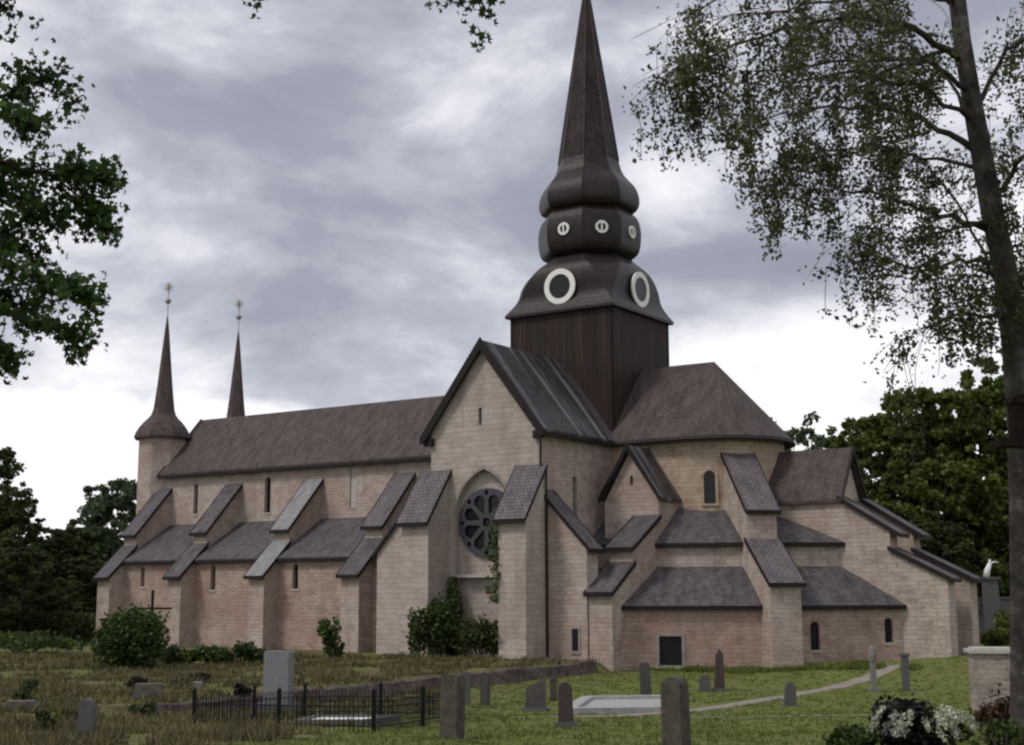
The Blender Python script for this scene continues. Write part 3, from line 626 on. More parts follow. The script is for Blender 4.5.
sp_ = [(1.9, t2, 32.7)] + [(1.9 - 1.64 * ((z - 32.7) / 11.7) ** 1.02, t2, z) for z in (34, 36, 38, 40, 42, 44.4)] + [(.12, t2, 45.5), (.04, t2, 45.9)]
spo = loft8(sp_, 'spire', 'spire')
b = MB()
for k in range(8):
    b.tube([(x, y, z) for (x, y), z in ((ring8(a * 1.01, kk)[k], z) for a, kk, z in sp_[:-1])], .035, 4)
part(b, 'ridge_strip', 'roof', spo)
b = MB(); b.tube([(0, 0, 45.8), (0, 0, 48.6)], .05, 6); b.lathe([(.02, 46.5), (.25, 46.6), (.32, 46.85), (.25, 47.1), (.02, 47.2)], 10); b.box((-.6, -.03, 47.9), (.6, .03, 48.0)); part(b, 'finial', 'iron', spo)
def ring_window(c, nrm, ro, ri, dep, label=None):
    c = Vector(c); nrm = Vector(nrm).normalized(); t = Vector((0, 0, 1)).cross(nrm).normalized(); p0 = c - t * ro; p1 = c + t * ro
    p0.z = p1.z = 0
    b = MB(); b.panel(p0.xy + nrm.xy * .0, p1.xy, circ(ro, c.z, ro - .03, 32), (), dep); h = part(b, 'round_window', 'trim', None, label)
    b = MB(); f = nrm.xy * .07; b.panel(p0.xy + f, p1.xy + f, circ(ro, c.z, ro, 36), [circ(ro, c.z, ri, 32)], .10); part(b, 'ring', 'white', h)
    b = MB(); f = nrm.xy * .02; b.panel(p0.xy + f, p1.xy + f, circ(ro, c.z, ri + .03, 28), (), .05); part(b, 'pane', 'glass_green', h)
    return h
for nrm in ((0, -1, 0), (1, 0, 0), (0, 1, 0), (-1, 0, 0)):
    nv = Vector(nrm); ring_window(Vector((0, 0, 23.52)) + nv * 3.78, nv, 1.16, .80, .9)
for k in (7, 6, 0, 2, 4):
    a = k * PI / 4; nv = Vector((math.cos(a), math.sin(a), 0)); h = ring_window(Vector((0, 0, 27.45)) + nv * 3.24, nv, .42, .27, .4)
    tt = Vector((-nv.y, nv.x, 0)); c = Vector((0, 0, 27.45)) + nv * 3.28; b = MB()
    M4 = Matrix(((tt.x, nv.x, 0, c.x), (tt.y, nv.y, 0, c.y), (0, 0, 1, c.z), (0, 0, 0, 1))); b.box((-.05, -.02, -.26), (.05, .04, .26), M4); part(b, 'mullion', 'white', h)
# --- west turrets
for tx, ty in ((-37.95, -2.6), (-37.95, 5.3)):
    b = MB(); b.lathe([(1.93, 0), (1.93, 16.25)], 8, (tx, ty, 0), PI / 8); tw = part(b, 'turret', 'stone')
    b = MB(); b.lathe([(1.7, 16.1), (2.32, 16.15), (2.34, 16.3), (2.2, 16.62), (1.98, 17.0), (1.62, 17.45), (1.25, 17.8), (1.02, 18.1), (.86, 18.6), (.64, 20.4), (.40, 22.8), (.18, 25.0), (.05, 26.1)], 8, (tx, ty, 0), PI / 8); part(b, 'turret_spire', 'roof', tw)
    b = MB(); b.tube([(tx, ty, 25.9), (tx, ty, 28.9)], .035, 5); b.lathe([(.03, 27.15), (.19, 27.25), (.25, 27.4), (.19, 27.55), (.03, 27.65)], 8, (tx, ty, 0))
    for q in range(4):
        a = q * PI / 4 + .2; dv = Vector((math.cos(YAW) * math.cos(a), math.sin(YAW) * math.cos(a), math.sin(a)))
        b.tube([Vector((tx, ty, 28.5)) - dv * .42, Vector((tx, ty, 28.5)) + dv * .42], .045, 4)
    part(b, 'finial', 'gold', tw)

# ------------------------------------------------------------------ foliage helpers
def leaf_mesh(name, P, size, m, parent=None, rng=None, shape='diamond', up=.35, nrm=None, label=None):
    "one mesh of many separate leaf faces at the points P (n x 3)"
    P = np.asarray(P, float); n = len(P); rng = rng or np.random.default_rng(1)
    a = rng.normal(size=(n, 3)); 
    if nrm is not None: a = a * .45 + nrm
    a /= np.linalg.norm(a, axis=1)[:, None] + 1e-9
    r = rng.normal(size=(n, 3)); t = np.cross(a, r); t /= np.linalg.norm(t, axis=1)[:, None] + 1e-9; bb = np.cross(a, t)
    s = size * (.65 + .7 * rng.random(n))[:, None]
    if shape == 'diamond': pts = [(-.5, 0), (0, -.32), (.5, 0), (0, .32)]
    elif shape == 'maple': pts = [(-.5, 0), (-.12, -.2), (-.15, -.5), (.12, -.28), (.5, -.25), (.38, 0), (.5, .25), (.12, .28), (-.15, .5), (-.12, .2)]
    elif shape == 'clump': pts = [(-.5, .05), (-.2, -.35), (.15, -.45), (.5, -.1), (.3, .4), (-.15, .42)]
    k = len(pts); V = np.zeros((n, k, 3))
    for i, (x, y) in enumerate(pts):
        V[:, i] = P + t * s * x + bb * s * y + a * s * (.12 * ((i % 2) * 2 - 1))
    me = bpy.data.meshes.new(name); me.vertices.add(n * k); me.vertices.foreach_set('co', V.astype(np.float32).ravel())
    me.loops.add(n * k); me.loops.foreach_set('vertex_index', np.arange(n * k, dtype=np.int32)); me.polygons.add(n)
    me.polygons.foreach_set('loop_start', (np.arange(n) * k).astype(np.int32)); me.update(calc_edges=True); me.materials.append(m)
    o = bpy.data.objects.new(name, me); col.objects.link(o)
    if parent: o.parent = parent
    return o
def blob_points(rng, n, c, r, shell=.55):
    d = rng.normal(size=(n, 3)); d /= np.linalg.norm(d, axis=1)[:, None]
    q = (shell + (1 - shell) * rng.random(n)) ** .8
    return np.array(c) + d * q[:, None] * np.array(r)

def forest_tree(seed, h, wd, leaf, nl, kind):
    "a tree of height h: tapered trunk, limbs, crown of leaf clumps; returns root Empty at origin"
    rng = np.random.default_rng(seed); root = empty('tree')
    tb = MB(); lean = rng.normal(size=2) * .03 * h
    tp = [(lean[0] * t * t, lean[1] * t * t, h * .74 * t) for t in np.linspace(0, 1, 7)]; tb.tube(tp, [h * .022 * (1 - .93 * t) + .02 for t in np.linspace(0, 1, 7)], 8)
    nc = int(nl * 3.2 / 55); pts = []; cl = []
    lobes = []
    for i in range(15 if kind != 'tall' else 12):
        t = (i + .5) / 15 * .86 + .10 * rng.random(); pf = {'round': math.sin(PI * (t * .82 + .14)) ** .7, 'tall': 1.0 - .75 * t, 'wide': math.sin(PI * (t * .74 + .20)) ** .6}[kind]
        a = i * 2.4 + rng.normal() * .4; q = wd * .5 * pf * rng.uniform(.25, .78); lobes.append((math.cos(a) * q, math.sin(a) * q, h * (.10 + .84 * t), h * rng.uniform(.10, .17) * (.6 + .5 * pf)))
    for i in range(nc):
        lx, ly, lz, lr = lobes[rng.integers(len(lobes))]; p3 = blob_points(rng, 1, (lx, ly, lz), (lr * 1.15, lr * 1.15, lr * .85), .45)[0]; cl.append(tuple(p3))
    for i, c in enumerate(cl):
        rr = (.016 + .024 * rng.random()) * h
        pts.append(blob_points(rng, 55, c, (rr, rr, rr * .7), .2))
        if i % max(1, nc // 26) == 0:
            z0 = c[2] * .72; k = min(1, z0 / (h * .92)); b0 = (lean[0] * k * k, lean[1] * k * k, z0); m_ = (c[0] * .5, c[1] * .5, (z0 + c[2]) / 2 - .02 * h)
            tb.tube([b0, m_, (c[0] * .9, c[1] * .9, c[2] * .95)], [h * .009 * max(.2, 1.15 - k), h * .005, h * .001], 5)
    tr = tb.build('trunk', MT['bark'], root, True); cr = leaf_mesh('crown', np.vstack(pts), leaf, MT['leaf_dark'], root, rng, 'clump')
    return root
protos = [forest_tree(11, 20, 13, .30, 8800, 'round'), forest_tree(23, 20, 11, .28, 8000, 'tall'), forest_tree(37, 20, 15, .30, 9500, 'wide'), forest_tree(51, 20, 10, .27, 2600, 'round')]
used = set()
def place_tree(name, k, u, d, ztop_v, label, group, matl, sx=1.0, rot=0):
    p = at(u, 590, d); x, y = p.x, p.y; z = gz(x, y) - .3; h = at(u, ztop_v, d).z - z
    src = protos[k]
    if k not in used: r = src; used.add(k); kids = list(src.children)
    else:
        r = src.copy(); col.objects.link(r); kids = []
        for c in src.children: q = c.copy(); col.objects.link(q); q.parent = r; kids.append(q)
    r.name = name; r.location = (x, y, z); s = h * 1.05 / 20; r.scale = (s * sx, s * sx, s); r.rotation_euler = (0, 0, rot)
    for q in kids:
        if q.name.startswith('crown'):
            q.material_slots[0].link = 'OBJECT'; q.material_slots[0].material = MT[matl]
    tag(r, label, 'tree', group); return r
GL, GR = 'trees on the left beyond the nave', 'trees on the right beyond the east end'
place_tree('broadleaf_tree', 2, -40, 118, 430, 'dark broad tree cut by the left edge of the photo', GL, 'leaf_dark', 1.0, .3)
place_tree('slender_tree', 1, 8, 112, 452, 'dark tree with a narrow top at the left edge, beside the sky gap', GL, 'leaf_dark', .9, 1.1)
place_tree('broadleaf_tree', 0, 62, 125, 520, 'low dark tree in the dip between the two taller left trees', GL, 'leaf_dark', 1.3, 2.1)
place_tree('broadleaf_tree', 0, 108, 130, 470, 'blue-green tree rising just left of the west turret', GL, 'leaf_blue', 1.05, .7)
place_tree('broadleaf_tree', 2, 150, 138, 492, 'dark tree half hidden behind the west turret', GL, 'leaf_dark', 1.0, 2.9)
place_tree('broadleaf_tree', 2, 22, 100, 540, 'low bushy dark tree nearest on the left, under the narrow-topped tree', GL, 'leaf_dark', 1.5, 1.9)
place_tree('broadleaf_tree', 0, 84, 112, 553, 'low dark rounded tree touching the western buttress', GL, 'leaf_dark', 1.6, 4.0)
place_tree('thin_tree', 3, 792, 118, 398, 'thin airy treetop showing just right of the apse roof', GR, 'leaf_blue', .9, .5)
place_tree('thin_tree', 3, 824, 124, 402, 'small open treetop second right of the apse roof', GR, 'leaf_blue', .8, 2.5)
place_tree('broadleaf_tree', 0, 856, 120, 424, 'rounded green tree above the ridge end of the east bay', GR, 'leaf_mid', 1.0, 1.5)
place_tree('broadleaf_tree', 2, 900, 112, 398, 'mid green tree with a stepped outline behind the stepped piers', GR, 'leaf_mid', 1.0, 3.3)
place_tree('broadleaf_tree', 0, 945, 105, 372, 'tall full-crowned green tree right of the stepped piers', GR, 'leaf_mid', 1.0, 5.0)
place_tree('broadleaf_tree', 2, 1004, 106, 352, 'tallest dark green tree behind the birch trunk', GR, 'leaf_mid', .9, .2)
place_tree('broadleaf_tree', 0, 1066, 106, 330, 'dark green tree at the right edge behind the birch foliage', GR, 'leaf_dark', 1.0, 2.2)
place_tree('broadleaf_tree', 1, 836, 132, 440, 'dark pointed tree in the gap between apse roof and right-hand wood', GR, 'leaf_dark', 1.2, 2.0)
place_tree('broadleaf_tree', 2, 948, 98, 512, 'low dark tree standing close above the end pier', GR, 'leaf_dark', 1.2, 1.0)
place_tree('broadleaf_tree', 0, 1016, 108, 500, 'low dark tree behind the white statue', GR, 'leaf_dark', 1.2, 3.7)
place_tree('broadleaf_tree', 2, 905, 125, 500, 'low dark tree filling the space behind the far pier', GR, 'leaf_dark', 1.5, 4.4)

# dense wood closing the horizon behind everything
rng = np.random.default_rng(5); pts = []
for i in range(420):
    u = -350 + 1800 * i / 420 + rng.normal() * 3; d = 190 + rng.random() * 40; p = at(u, 590, d); hh = 9 + 4 * rng.random() + 2.5 * math.sin(u * .02)
    pts.append(blob_points(rng, 60, (p.x, p.y, hh * .5), (5, 5, hh * .55), .3))
o = leaf_mesh('distant_wood', np.vstack(pts), 1.6, MT['leaf_dark'], None, rng, 'clump'); tag(o, 'distant dark wood closing the horizon', 'wood', kind='stuff')

for nm, u0, u1, d0, lb in (('undergrowth', -60, 175, 104, 'dark undergrowth beneath the left trees'), ('undergrowth', 860, 962, 96, 'dark undergrowth beneath the right trees'), ('undergrowth', 1045, 1110, 92, 'dark undergrowth right of the birch trunk')):
    pts = []
    for i in range(60):
        u = rng.uniform(u0, u1); d = d0 + rng.uniform(-3, 9); p = at(u, 590, d); z = gz(p.x, p.y); hh = rng.uniform(1.6, 3.4); pts.append(blob_points(rng, 170, (p.x, p.y, z + hh * .4), (1.8, 1.8, hh * .6), .3))
    tag(leaf_mesh(nm, np.vstack(pts), .34, MT['leaf_dark'], None, rng, 'clump'), lb, 'undergrowth', kind='stuff')
def shrub(name, c, r, n, leaf, m, label, cat='bush', group=None, stems=6, seed=1, lump=9, flowers=0):
    rng = np.random.default_rng(seed); z = gz(c[0], c[1]); root = empty(name, (c[0], c[1], z)); P = []
    for i in range(lump):
        a = rng.random() * 2 * PI; q = rng.random() ** .5 * .62; h = rng.random()
        P.append(blob_points(rng, n // lump, (math.cos(a) * q * r[0], math.sin(a) * q * r[1], r[2] * (.25 + .55 * h)), (r[0] * .42, r[1] * .42, r[2] * .30), .35))
    for i in range(lump):
        a = rng.random() * 2 * PI; e_ = rng.uniform(.2, 1.3); q = np.linspace(.55, rng.uniform(.95, 1.22), 12)[:, None] * np.array((math.cos(a) * math.cos(e_) * r[0], math.sin(a) * math.cos(e_) * r[1], math.sin(e_) * r[2]))
        P.append(q + rng.normal(size=q.shape) * leaf * .35)
    P = np.vstack(P); P[:, 2] = np.abs(P[:, 2]) + .02; leaf_mesh('foliage', P, leaf, MT[m], root, rng, 'clump')
    b = MB()
    for i in range(stems):
        a = 2 * PI * i / stems + rng.random(); b.tube([(0.04 * math.cos(a), .04 * math.sin(a), -.1), (math.cos(a) * r[0] * .25, math.sin(a) * r[1] * .25, r[2] * .4), (math.cos(a) * r[0] * .55, math.sin(a) * r[1] * .55, r[2] * .8)], [.035, .025, .01], 5)
    b.build('stem', MT['bark'], root, True)
    tag(root, label, cat, group); return root
shrub('round_bush', (-6.9, -31.6), (2.25, 2.0, 2.95), 6500, .17, 'leaf_bush', 'big rounded green bush in front of the western buttress', seed=3, lump=22)
shrub('small_shrub', (-4.9, -19.6), (.85, .85, 2.05), 420, .2, 'leaf_bush', 'small loose shrub standing alone before the nave wall', seed=4)
for i, (u, rr, hh, lb) in enumerate(((172, .8, .95, 'leafy bush right beside the big rounded bush'), (190, .8, .75, 'second low bush from the big rounded bush, at the wall foot'), (208, .85, .95, 'low bush below the second aisle window'), (226, .8, .8, 'low bush left of the third buttress foot'), (246, .9, 1.15, 'tallest low bush, at the foot of the third buttress'), (262, .6, .85, 'rightmost low bush, just left of the tall pale monument'))):
    p = at(u, 590, 70.0); shrub('low_bush', (p.x, p.y), (rr, rr, hh), 620, .14, 'leaf_bush', lb, group='low bushes along the aisle wall', seed=10 + i, stems=4)
for i, (u, d, rr, hh, lb) in enumerate(((20, 84, 3.0, 1.2, 'low green bush at the far left below the dark trees'), (55, 82, 2.6, 1.0, 'low green bush between the far left bush and the big rounded bush'))):
    p = at(u, 590, d); shrub('low_bush', (p.x, p.y), (rr, rr, hh), 900, .18, 'leaf_bush', lb, group='low bushes at the left', seed=20 + i, stems=4)
p = at(992, 590, 80); shrub('green_bush', (p.x, p.y), (1.7, 1.5, 1.25), 2000, .15, 'leaf_mid', 'low green bush behind the stone pillar, below the white statue', seed=31)
p = at(1012, 590, 84); shrub('green_bush', (p.x, p.y), (1.5, 1.3, 2.1), 2000, .15, 'leaf_mid', 'taller green bush half hidden by the birch trunk, before the grey wall', seed=32)

# climbing plants on the transept
def wall_leaves(name, fn, n, leaf, m, label, stem_pts, seed):
    rng = np.random.default_rng(seed); P = np.array([fn(rng) for _ in range(n)]); root = empty(name, (float(P[:, 0].mean()), float(P[:, 1].mean()), .5))
    loc = np.array(root.location); leaf_mesh('foliage', P - loc, leaf, MT[m], root, rng, 'clump', nrm=np.array((.2, -1, .4)))
    b = MB()
    for s in stem_pts: b.tube([Vector(q) - root.location for q in s], [.05] * (len(s) - 1) + [.02], 5)
    b.build('stem', MT['bark'], root, True); tag(root, label, 'climbing plant')
def f1(r):
    z = .5 + 4.5 * r.random() ** .9; wv = .55 - .05 * z + .12 * math.sin(z * 2.3); return (-2.05 + (r.random() - .25) * 2 * wv, -12.45 - abs(r.normal()) * .16, z)
wall_leaves('climbing_vine', f1, 1700, .17, 'leaf_dark', 'dark vine climbing the wall left of the wheel window niche', [[(-2.1, -12.4, .3), (-2.2, -12.4, 2.5), (-2.1, -12.38, 4.8)]], 41)
def f2(r):
    z = 3.6 + 4.4 * r.random(); wv = .38 + .12 * math.sin(z * 3.1); return (2.25 + (r.random() - .62) * 2 * wv, -12.55 - r.random() * 2.0, z)
wall_leaves('climbing_vine', f2, 1100, .17, 'leaf_vine', 'green vine hanging on the pier right of the wheel window', [[(2.32, -12.5, .4), (2.34, -12.9, 3.5), (2.3, -13.2, 6.5)]], 42)
shrub('wall_shrub', (-1.6, -14.3), (1.4, 1.0, 3.3), 1700, .17, 'leaf_bush', 'green shrub below the wheel window, left of its neighbour', seed=43, lump=16, group='shrubs below the wheel window')
shrub('wall_shrub', (1.1, -14.3), (1.7, 1.0, 2.3), 1700, .16, 'leaf_vine', 'paler shrub below the wheel window, against the right pier', seed=44, lump=18, group='shrubs below the wheel window')
shrub('wall_shrub', (-2.35, -15.3), (.8, .6, 2.8), 900, .17, 'leaf_dark', 'narrow dark shrub hugging the left pier of the transept', seed=45, group='shrubs below the wheel window')

# ------------------------------------------------------------------ walls and monuments of the churchyard
MT['rubble'] = stone('rubble_wall', [(.25, (0.028, 0.021, 0.020)), (.55, (0.059, 0.042, 0.038)), (.85, (0.119, 0.095, 0.084))], pink=.08, bw=.5, bh=.22)
MT['pillar'] = stone('pillar_masonry', [(.25, (.11, .085, .075)), (.5, (.22, .18, .155)), (.8, (.36, .31, .27))], pink=.3, bw=.36, bh=.17)
rng = random.Random(8); b = MB(); y = -13.6; xa = []
while y > -46: xa.append(y); y -= .6
def wall_strip(ys_, fx, w0, zt):
    vs = []; 
    for q in ys_:
        x = fx(q) ; zb = -.3; jt = rng.uniform(-.05, .05)
        vs += [(x + .40 + rng.uniform(-.04, .04), q, zb), (x + .10 + rng.uniform(-.05, .05), q, zt(q) + jt), (x - w0, q, zt(q) + jt + .03), (x - w0, q, zb)]
    n = len(ys_); fs = [(4 * i + k, 4 * i + (k + 1) % 4, 4 * i + 4 + (k + 1) % 4, 4 * i + 4 + k) for i in range(n - 1) for k in range(4)] + [(0, 1, 2, 3), tuple(4 * (n - 1) + k for k in (3, 2, 1, 0))]
    return vs, [f[::-1] for f in fs]
vs, fs = wall_strip(xa, edge_x, .35, lambda q: .55); b.add(vs, fs)
tag(b.build('retaining_wall', MT['rubble']), 'low dark rubble wall holding up the dry grass terrace', 'wall')

def placed(b, name, m, loc, rz, label, cat, group=None, parts=()):
    o = empty(name, loc) if parts else None
    if o is None:
        o = b.build(name, MT[m]); o.location = loc; o.rotation_euler = (0, 0, rz)
    else:
        o.rotation_euler = (0, 0, rz)
        for bb, nm, mm in [(b, parts[0], m)] + list(parts[1:]): bb.build(nm, MT[mm], o)
    return tag(o, label, cat, group)
def slab(w, d, h, top='flat', tilt=0, taper=0, base=None):
    "an upright gravestone about its own foot; top flat, round, peak or slant"
    b = MB(); hw = w / 2; tw = hw * (1 - taper); pts = [(-hw, -.15), (hw, -.15)]
    if top == 'flat': pts += [(tw, h * .985), (tw * .92, h), (-tw * .92, h), (-tw, h * .985)]
    if top == 'round': pts += [(tw * math.cos(a), h - tw + tw * math.sin(a)) for a in [PI * k / 10 for k in range(11)]]
    if top == 'peak': pts += [(tw, h * .86), (0, h), (-tw, h * .86)]
    if top == 'slant': pts += [(tw, h), (-tw, h * .72)]
    M4 = Matrix.Rotation(tilt, 4, 'Y'); vs = [M4 @ Vector((x, -d / 2, z)) for x, z in pts] + [M4 @ Vector((x * (1 - taper * .2), d / 2, z)) for x, z in pts]; n = len(pts)
    b.add(vs, [tuple(range(n)), tuple(range(2 * n - 1, n - 1, -1))] + [(i, n + i, n + (i + 1) % n, (i + 1) % n) for i in range(n)]); return b
FACE = YAW                      # faces the viewer
G = 'gravestones on the lawn'
def gp(x, y): return (x, y, gz(x, y))
def plinth(w, d, h): return MB().box((-w / 2, -d / 2, -.2), (w / 2, d / 2, h))
def stone_on(name, x, y, b, m, rz, label, pl=None, pm='granite', group=G, extra=()):
    o = empty(name, gp(x, y)); o.rotation_euler = (0, 0, rz); s = b.build('headstone', MT[m], o)
    if pl: plinth(*pl).build('plinth', MT[pm], o); s.location.z = pl[2]
    for bb, nm, mm in extra: q = bb.build(nm, MT[mm], o); q.location.z = (pl[2] if pl else 0)
    tl = random.Random(int(x * 100)); o.rotation_euler = (tl.uniform(-.05, .05), tl.uniform(-.045, .045), rz)
    return tag(o, label, 'gravestone', group)
stone_on('tall_gravestone', 11.9, -41.4, slab(.98, .38, 1.75, taper=.02), 'pale_granite', FACE - .35, 'tall pale grey rectangular stone on a plinth beside the iron fence', (1.7, .8, .32))
stone_on('standing_stone', 26.86, -51.69, slab(.42, .36, 1.38, taper=.03), 'mossy', FACE - .5, 'tall brown squared stone between the iron fence and the lawn')
stone_on('small_gravestone', 14.3, -33.8, slab(.34, .2, 1.22), 'granite', FACE, 'bluish grey stone behind the tall brown squared one, left of a darker post')
stone_on('small_gravestone', 14.9, -33.4, slab(.3, .25, 1.2), 'dark_granite', FACE - .4, 'thin dark stone behind the tall brown squared one, right of a bluish stone')
stone_on('small_gravestone', 18.55, -35.5, slab(.72, .3, .98, 'slant', taper=.1), 'dark_granite', FACE - .3, 'black slanting-topped stone with a grey edge on the lawn', (.9, .5, .1))
stone_on('obelisk_gravestone', 25.28, -44.39, slab(.42, .3, 1.05, 'round', taper=.12), 'red_granite', FACE, 'dark red round-topped stone in front of a paler post', (.55, .42, .14))
stone_on('small_gravestone', 16.2, -30.6, slab(.28, .2, .9), 'mossy', FACE, 'pale brownish post just behind the dark red round-topped stone')
stone_on('small_gravestone', 18.29, -26.99, slab(.44, .3, 1.28, taper=.08), 'dark_granite', FACE, 'narrow black stone in front of the large square window', (.5, .4, .08))
stone_on('large_standing_stone', 32.4, -51.8, slab(.44, .4, 1.38, 'round', taper=.06), 'mossy', FACE - .6, 'tall dark weathered stone at the bottom edge, pale along its left side')
stone_on('obelisk_gravestone', 18.9, -21.5, slab(.46, .36, 1.65, 'peak', taper=.35), 'red_granite', FACE, 'dark pointed obelisk before the diagonal pier, right of a pale round stone', (.6, .5, .12))
stone_on('small_gravestone', 18.5, -22.1, slab(.48, .2, .72, 'round'), 'granite', FACE, 'pale round-headed stone leaning against the dark obelisk')
stone_on('small_gravestone', 24.87, -28.07, slab(.44, .24, .82, 'round', taper=.1), 'granite', FACE, 'small grey round-headed stone beside the gravel path', (.6, .4, .06))
# white wooden post marker and slender grey one
o = empty('white_grave_post', gp(24.91, -19.13)); o.rotation_euler = (0, 0, FACE)
MB().box((-.11, -.10, -.2), (.11, .10, 1.25)).lathe([(.05, 1.2), (.15, 1.28), (.18, 1.5), (.14, 1.8), (.05, 1.93)], 8).build('post', MT['lime'], o); MB().box((-.22, -.2, -.15), (.22, .2, .16)).build('foot', MT['lime'], o)
tag(o, 'slender whitish post with a swollen head before the chapel wall', 'grave marker')
o = empty('grey_grave_post', gp(25.71, -17.37)); o.rotation_euler = (0, 0, FACE)
MB().box((-.14, -.12, -.2), (.14, .12, 1.45)).build('post', MT['granite'], o); MB().box((-.2, -.16, 1.46), (.2, .16, 1.56)).build('cap', MT['granite'], o)
tag(o, 'slender grey post right of the whitish one', 'grave marker')
# fragments on the left
stone_on('small_gravestone', 18.73, -54.94, slab(.38, .26, .82, 'round', taper=.15), 'granite', FACE, 'small worn grey stone near the bottom left corner', (.6, .4, .1))
for x, y, w_, h_, m_, lb in ((8.5, -50.2, .5, .42, 'dark_granite', 'dark low block at the far left edge'), (7.9, -48.7, .95, .33, 'field', 'pale flat slab lying at the far left'), (7.6, -43.3, 1.05, .5, 'field', 'pale stone block lying in the dry grass'), (6.0, -39.5, .35, .35, 'lime', 'small pale stone below the big rounded bush')):
    b = slab(w_, .5, h_, 'flat', taper=.12); oo = b.build('stone_block', MT[m_]); oo.location = gp(x, y); oo.rotation_euler = (0, 0, FACE + .2); tag(oo, lb, 'stone block', 'loose stones on the dry terrace')
# grave kerb ring (pale) and its slab
def kerb(name, pts, w_, h_, m, label, fill=None, cat='grave kerb'):
    o = empty(name, gp(*pts[0])); L0 = Vector(o.location)
    for p, q in zip(pts, pts[1:] + pts[:1]):
        p3, q3 = Vector(gp(*p)), Vector(gp(*q)); u = (q3 - p3).normalized(); n_ = Vector((-u.y, u.x, 0)) * w_ / 2; b = MB()
        P = [p3 - n_, q3 - n_, q3 + n_, p3 + n_]; b.add([v - L0 - Vector((0, 0, .1)) for v in P] + [v - L0 + Vector((0, 0, h_)) for v in P], [(0, 3, 2, 1), (4, 5, 6, 7), (0, 1, 5, 4), (1, 2, 6, 5), (2, 3, 7, 6), (3, 0, 4, 7)])
        b.build('kerb_stone', MT[m], o)
    if fill:
        b = MB(); c = [Vector(gp(*p)) - L0 + Vector((0, 0, .1)) for p in pts]; b.add(c + [v - Vector((0, 0, .2)) for v in c], [(0, 1, 2, 3), (7, 6, 5, 4), (0, 4, 5, 1), (1, 5, 6, 2), (2, 6, 7, 3), (3, 7, 4, 0)]); b.build('gravel_bed', MT[fill], o)
    return tag(o, label, cat)
kerb('grave_kerb', [(20.6, -36.6), (22.9, -33.7), (20.1, -28.6), (17.7, -30.6)], .42, .22, 'kerbpale', 'pale grey stone frame around a flat grave on the lawn', 'kerbpale')
kerb('gravel_grave', [(18.9, -48.0), (20.9, -47.6), (19.9, -44.9), (17.1, -45.2)], .16, .16, 'granite', 'white gravel grave inside the black iron fence', 'whitegrav', 'grave')

rb = random.Random(19)
for i, (x, y) in enumerate(((4.5, -41.0), (9.6, -45.2), (12.6, -50.5), (3.0, -36.5), (5.4, -46.8), (14.9, -53.2), (8.9, -40.2), (2.0, -44.0))):
    hh = rb.uniform(.3, .6); shrub('weed_clump', (x, y), (rb.uniform(.35, .8), rb.uniform(.3, .6), hh), 300, .10, 'leaf_purple' if i % 3 == 0 else 'leaf_dark', ['dark weed clump in the dry grass below the small pale stone', 'low weeds between pale block and iron fence', 'low weeds left of the iron fence front post', 'dark weeds just below the big rounded bush', 'low weeds above the pale block at left', 'weeds near the bottom edge right of the worn grey stone', 'weeds against the left end of the rubble wall', 'dark weeds at the left between bush and flat slab'][i], 'weeds', 'weed clumps on the dry terrace', stems=2, seed=200 + i, lump=4)
# iron fence around the grave plot
fc = [(16.9, -49.9), (23.4, -50.2), (21.0, -43.2), (14.6, -43.0)]
o = empty('iron_fence', gp(*fc[0])); L0 = Vector(o.location)
for i, (p, q) in enumerate(zip(fc, fc[1:] + fc[:1])):
    ln = math.dist(p, q); n_ = int(ln / .16); b = MB()
    for k in range(1, n_):
        t = k / n_; x, y = p[0] + (q[0] - p[0]) * t, p[1] + (q[1] - p[1]) * t; z = gz(x, y); c = Vector((x, y, z)) - L0; hh = .74
        b.tube([c + Vector((0, 0, .02)), c + Vector((0, 0, hh))], .012, 4); b.tube([c + Vector((0, 0, hh)), c + Vector((0, 0, hh + .1))], [.022, .003], 4)
    for zr in (.16, .62):
        m_ = max(2, int(ln / .8)); b.tube([Vector((p[0] + (q[0] - p[0]) * k / m_, p[1] + (q[1] - p[1]) * k / m_, gz(p[0] + (q[0] - p[0]) * k / m_, p[1] + (q[1] - p[1]) * k / m_) + zr)) - L0 for k in range(m_ + 1)], .02, 4)
    b.build('railing', MT['iron'], o)
    for t in (0, .5):
        x, y = p[0] + (q[0] - p[0]) * t, p[1] + (q[1] - p[1]) * t; c = Vector(gp(x, y)) - L0; b = MB(); b.tube([c + Vector((0, 0, -.2)), c + Vector((0, 0, .95))], .055, 8); b.lathe([(.02, .94), (.06, .97), (.065, 1.01), (.03, 1.06), (.01, 1.08)], 8, c); b.build('fence_post', MT['iron'], o)
tag(o, 'black iron railing enclosing a grave plot in the dry grass', 'fence')

# wooden cross before the nave
p = at(153, 590, 80); o = empty('wooden_cross', gp(p.x, p.y)); o.rotation_euler = (0, 0, FACE)
MB().box((-.07, -.06, -.2), (.07, .06, 3.75)).build('post', MT['wood'], o); MB().box((-1.15, -.065, 2.62), (1.15, .065, 2.74)).build('crossbar', MT['wood'], o)
tag(o, 'tall thin dark wooden cross in front of the nave', 'cross')

# gate pillar
x, y = 32.05, -27.5; o = empty('stone_pillar', gp(x, y)); o.rotation_euler = (0, 0, .42)
MB().box((-.68, -.62, -.3), (.68, .62, 1.98)).build('pillar_body', MT['pillar'], o); MB().box((-.8, -.74, 1.98), (.8, .74, 2.1)).box((-.66, -.6, 2.101), (.66, .6, 2.16)).build('capstone', MT['sill'], o)
tag(o, 'square rubble gate pillar with a pale capstone beside the birch', 'pillar')
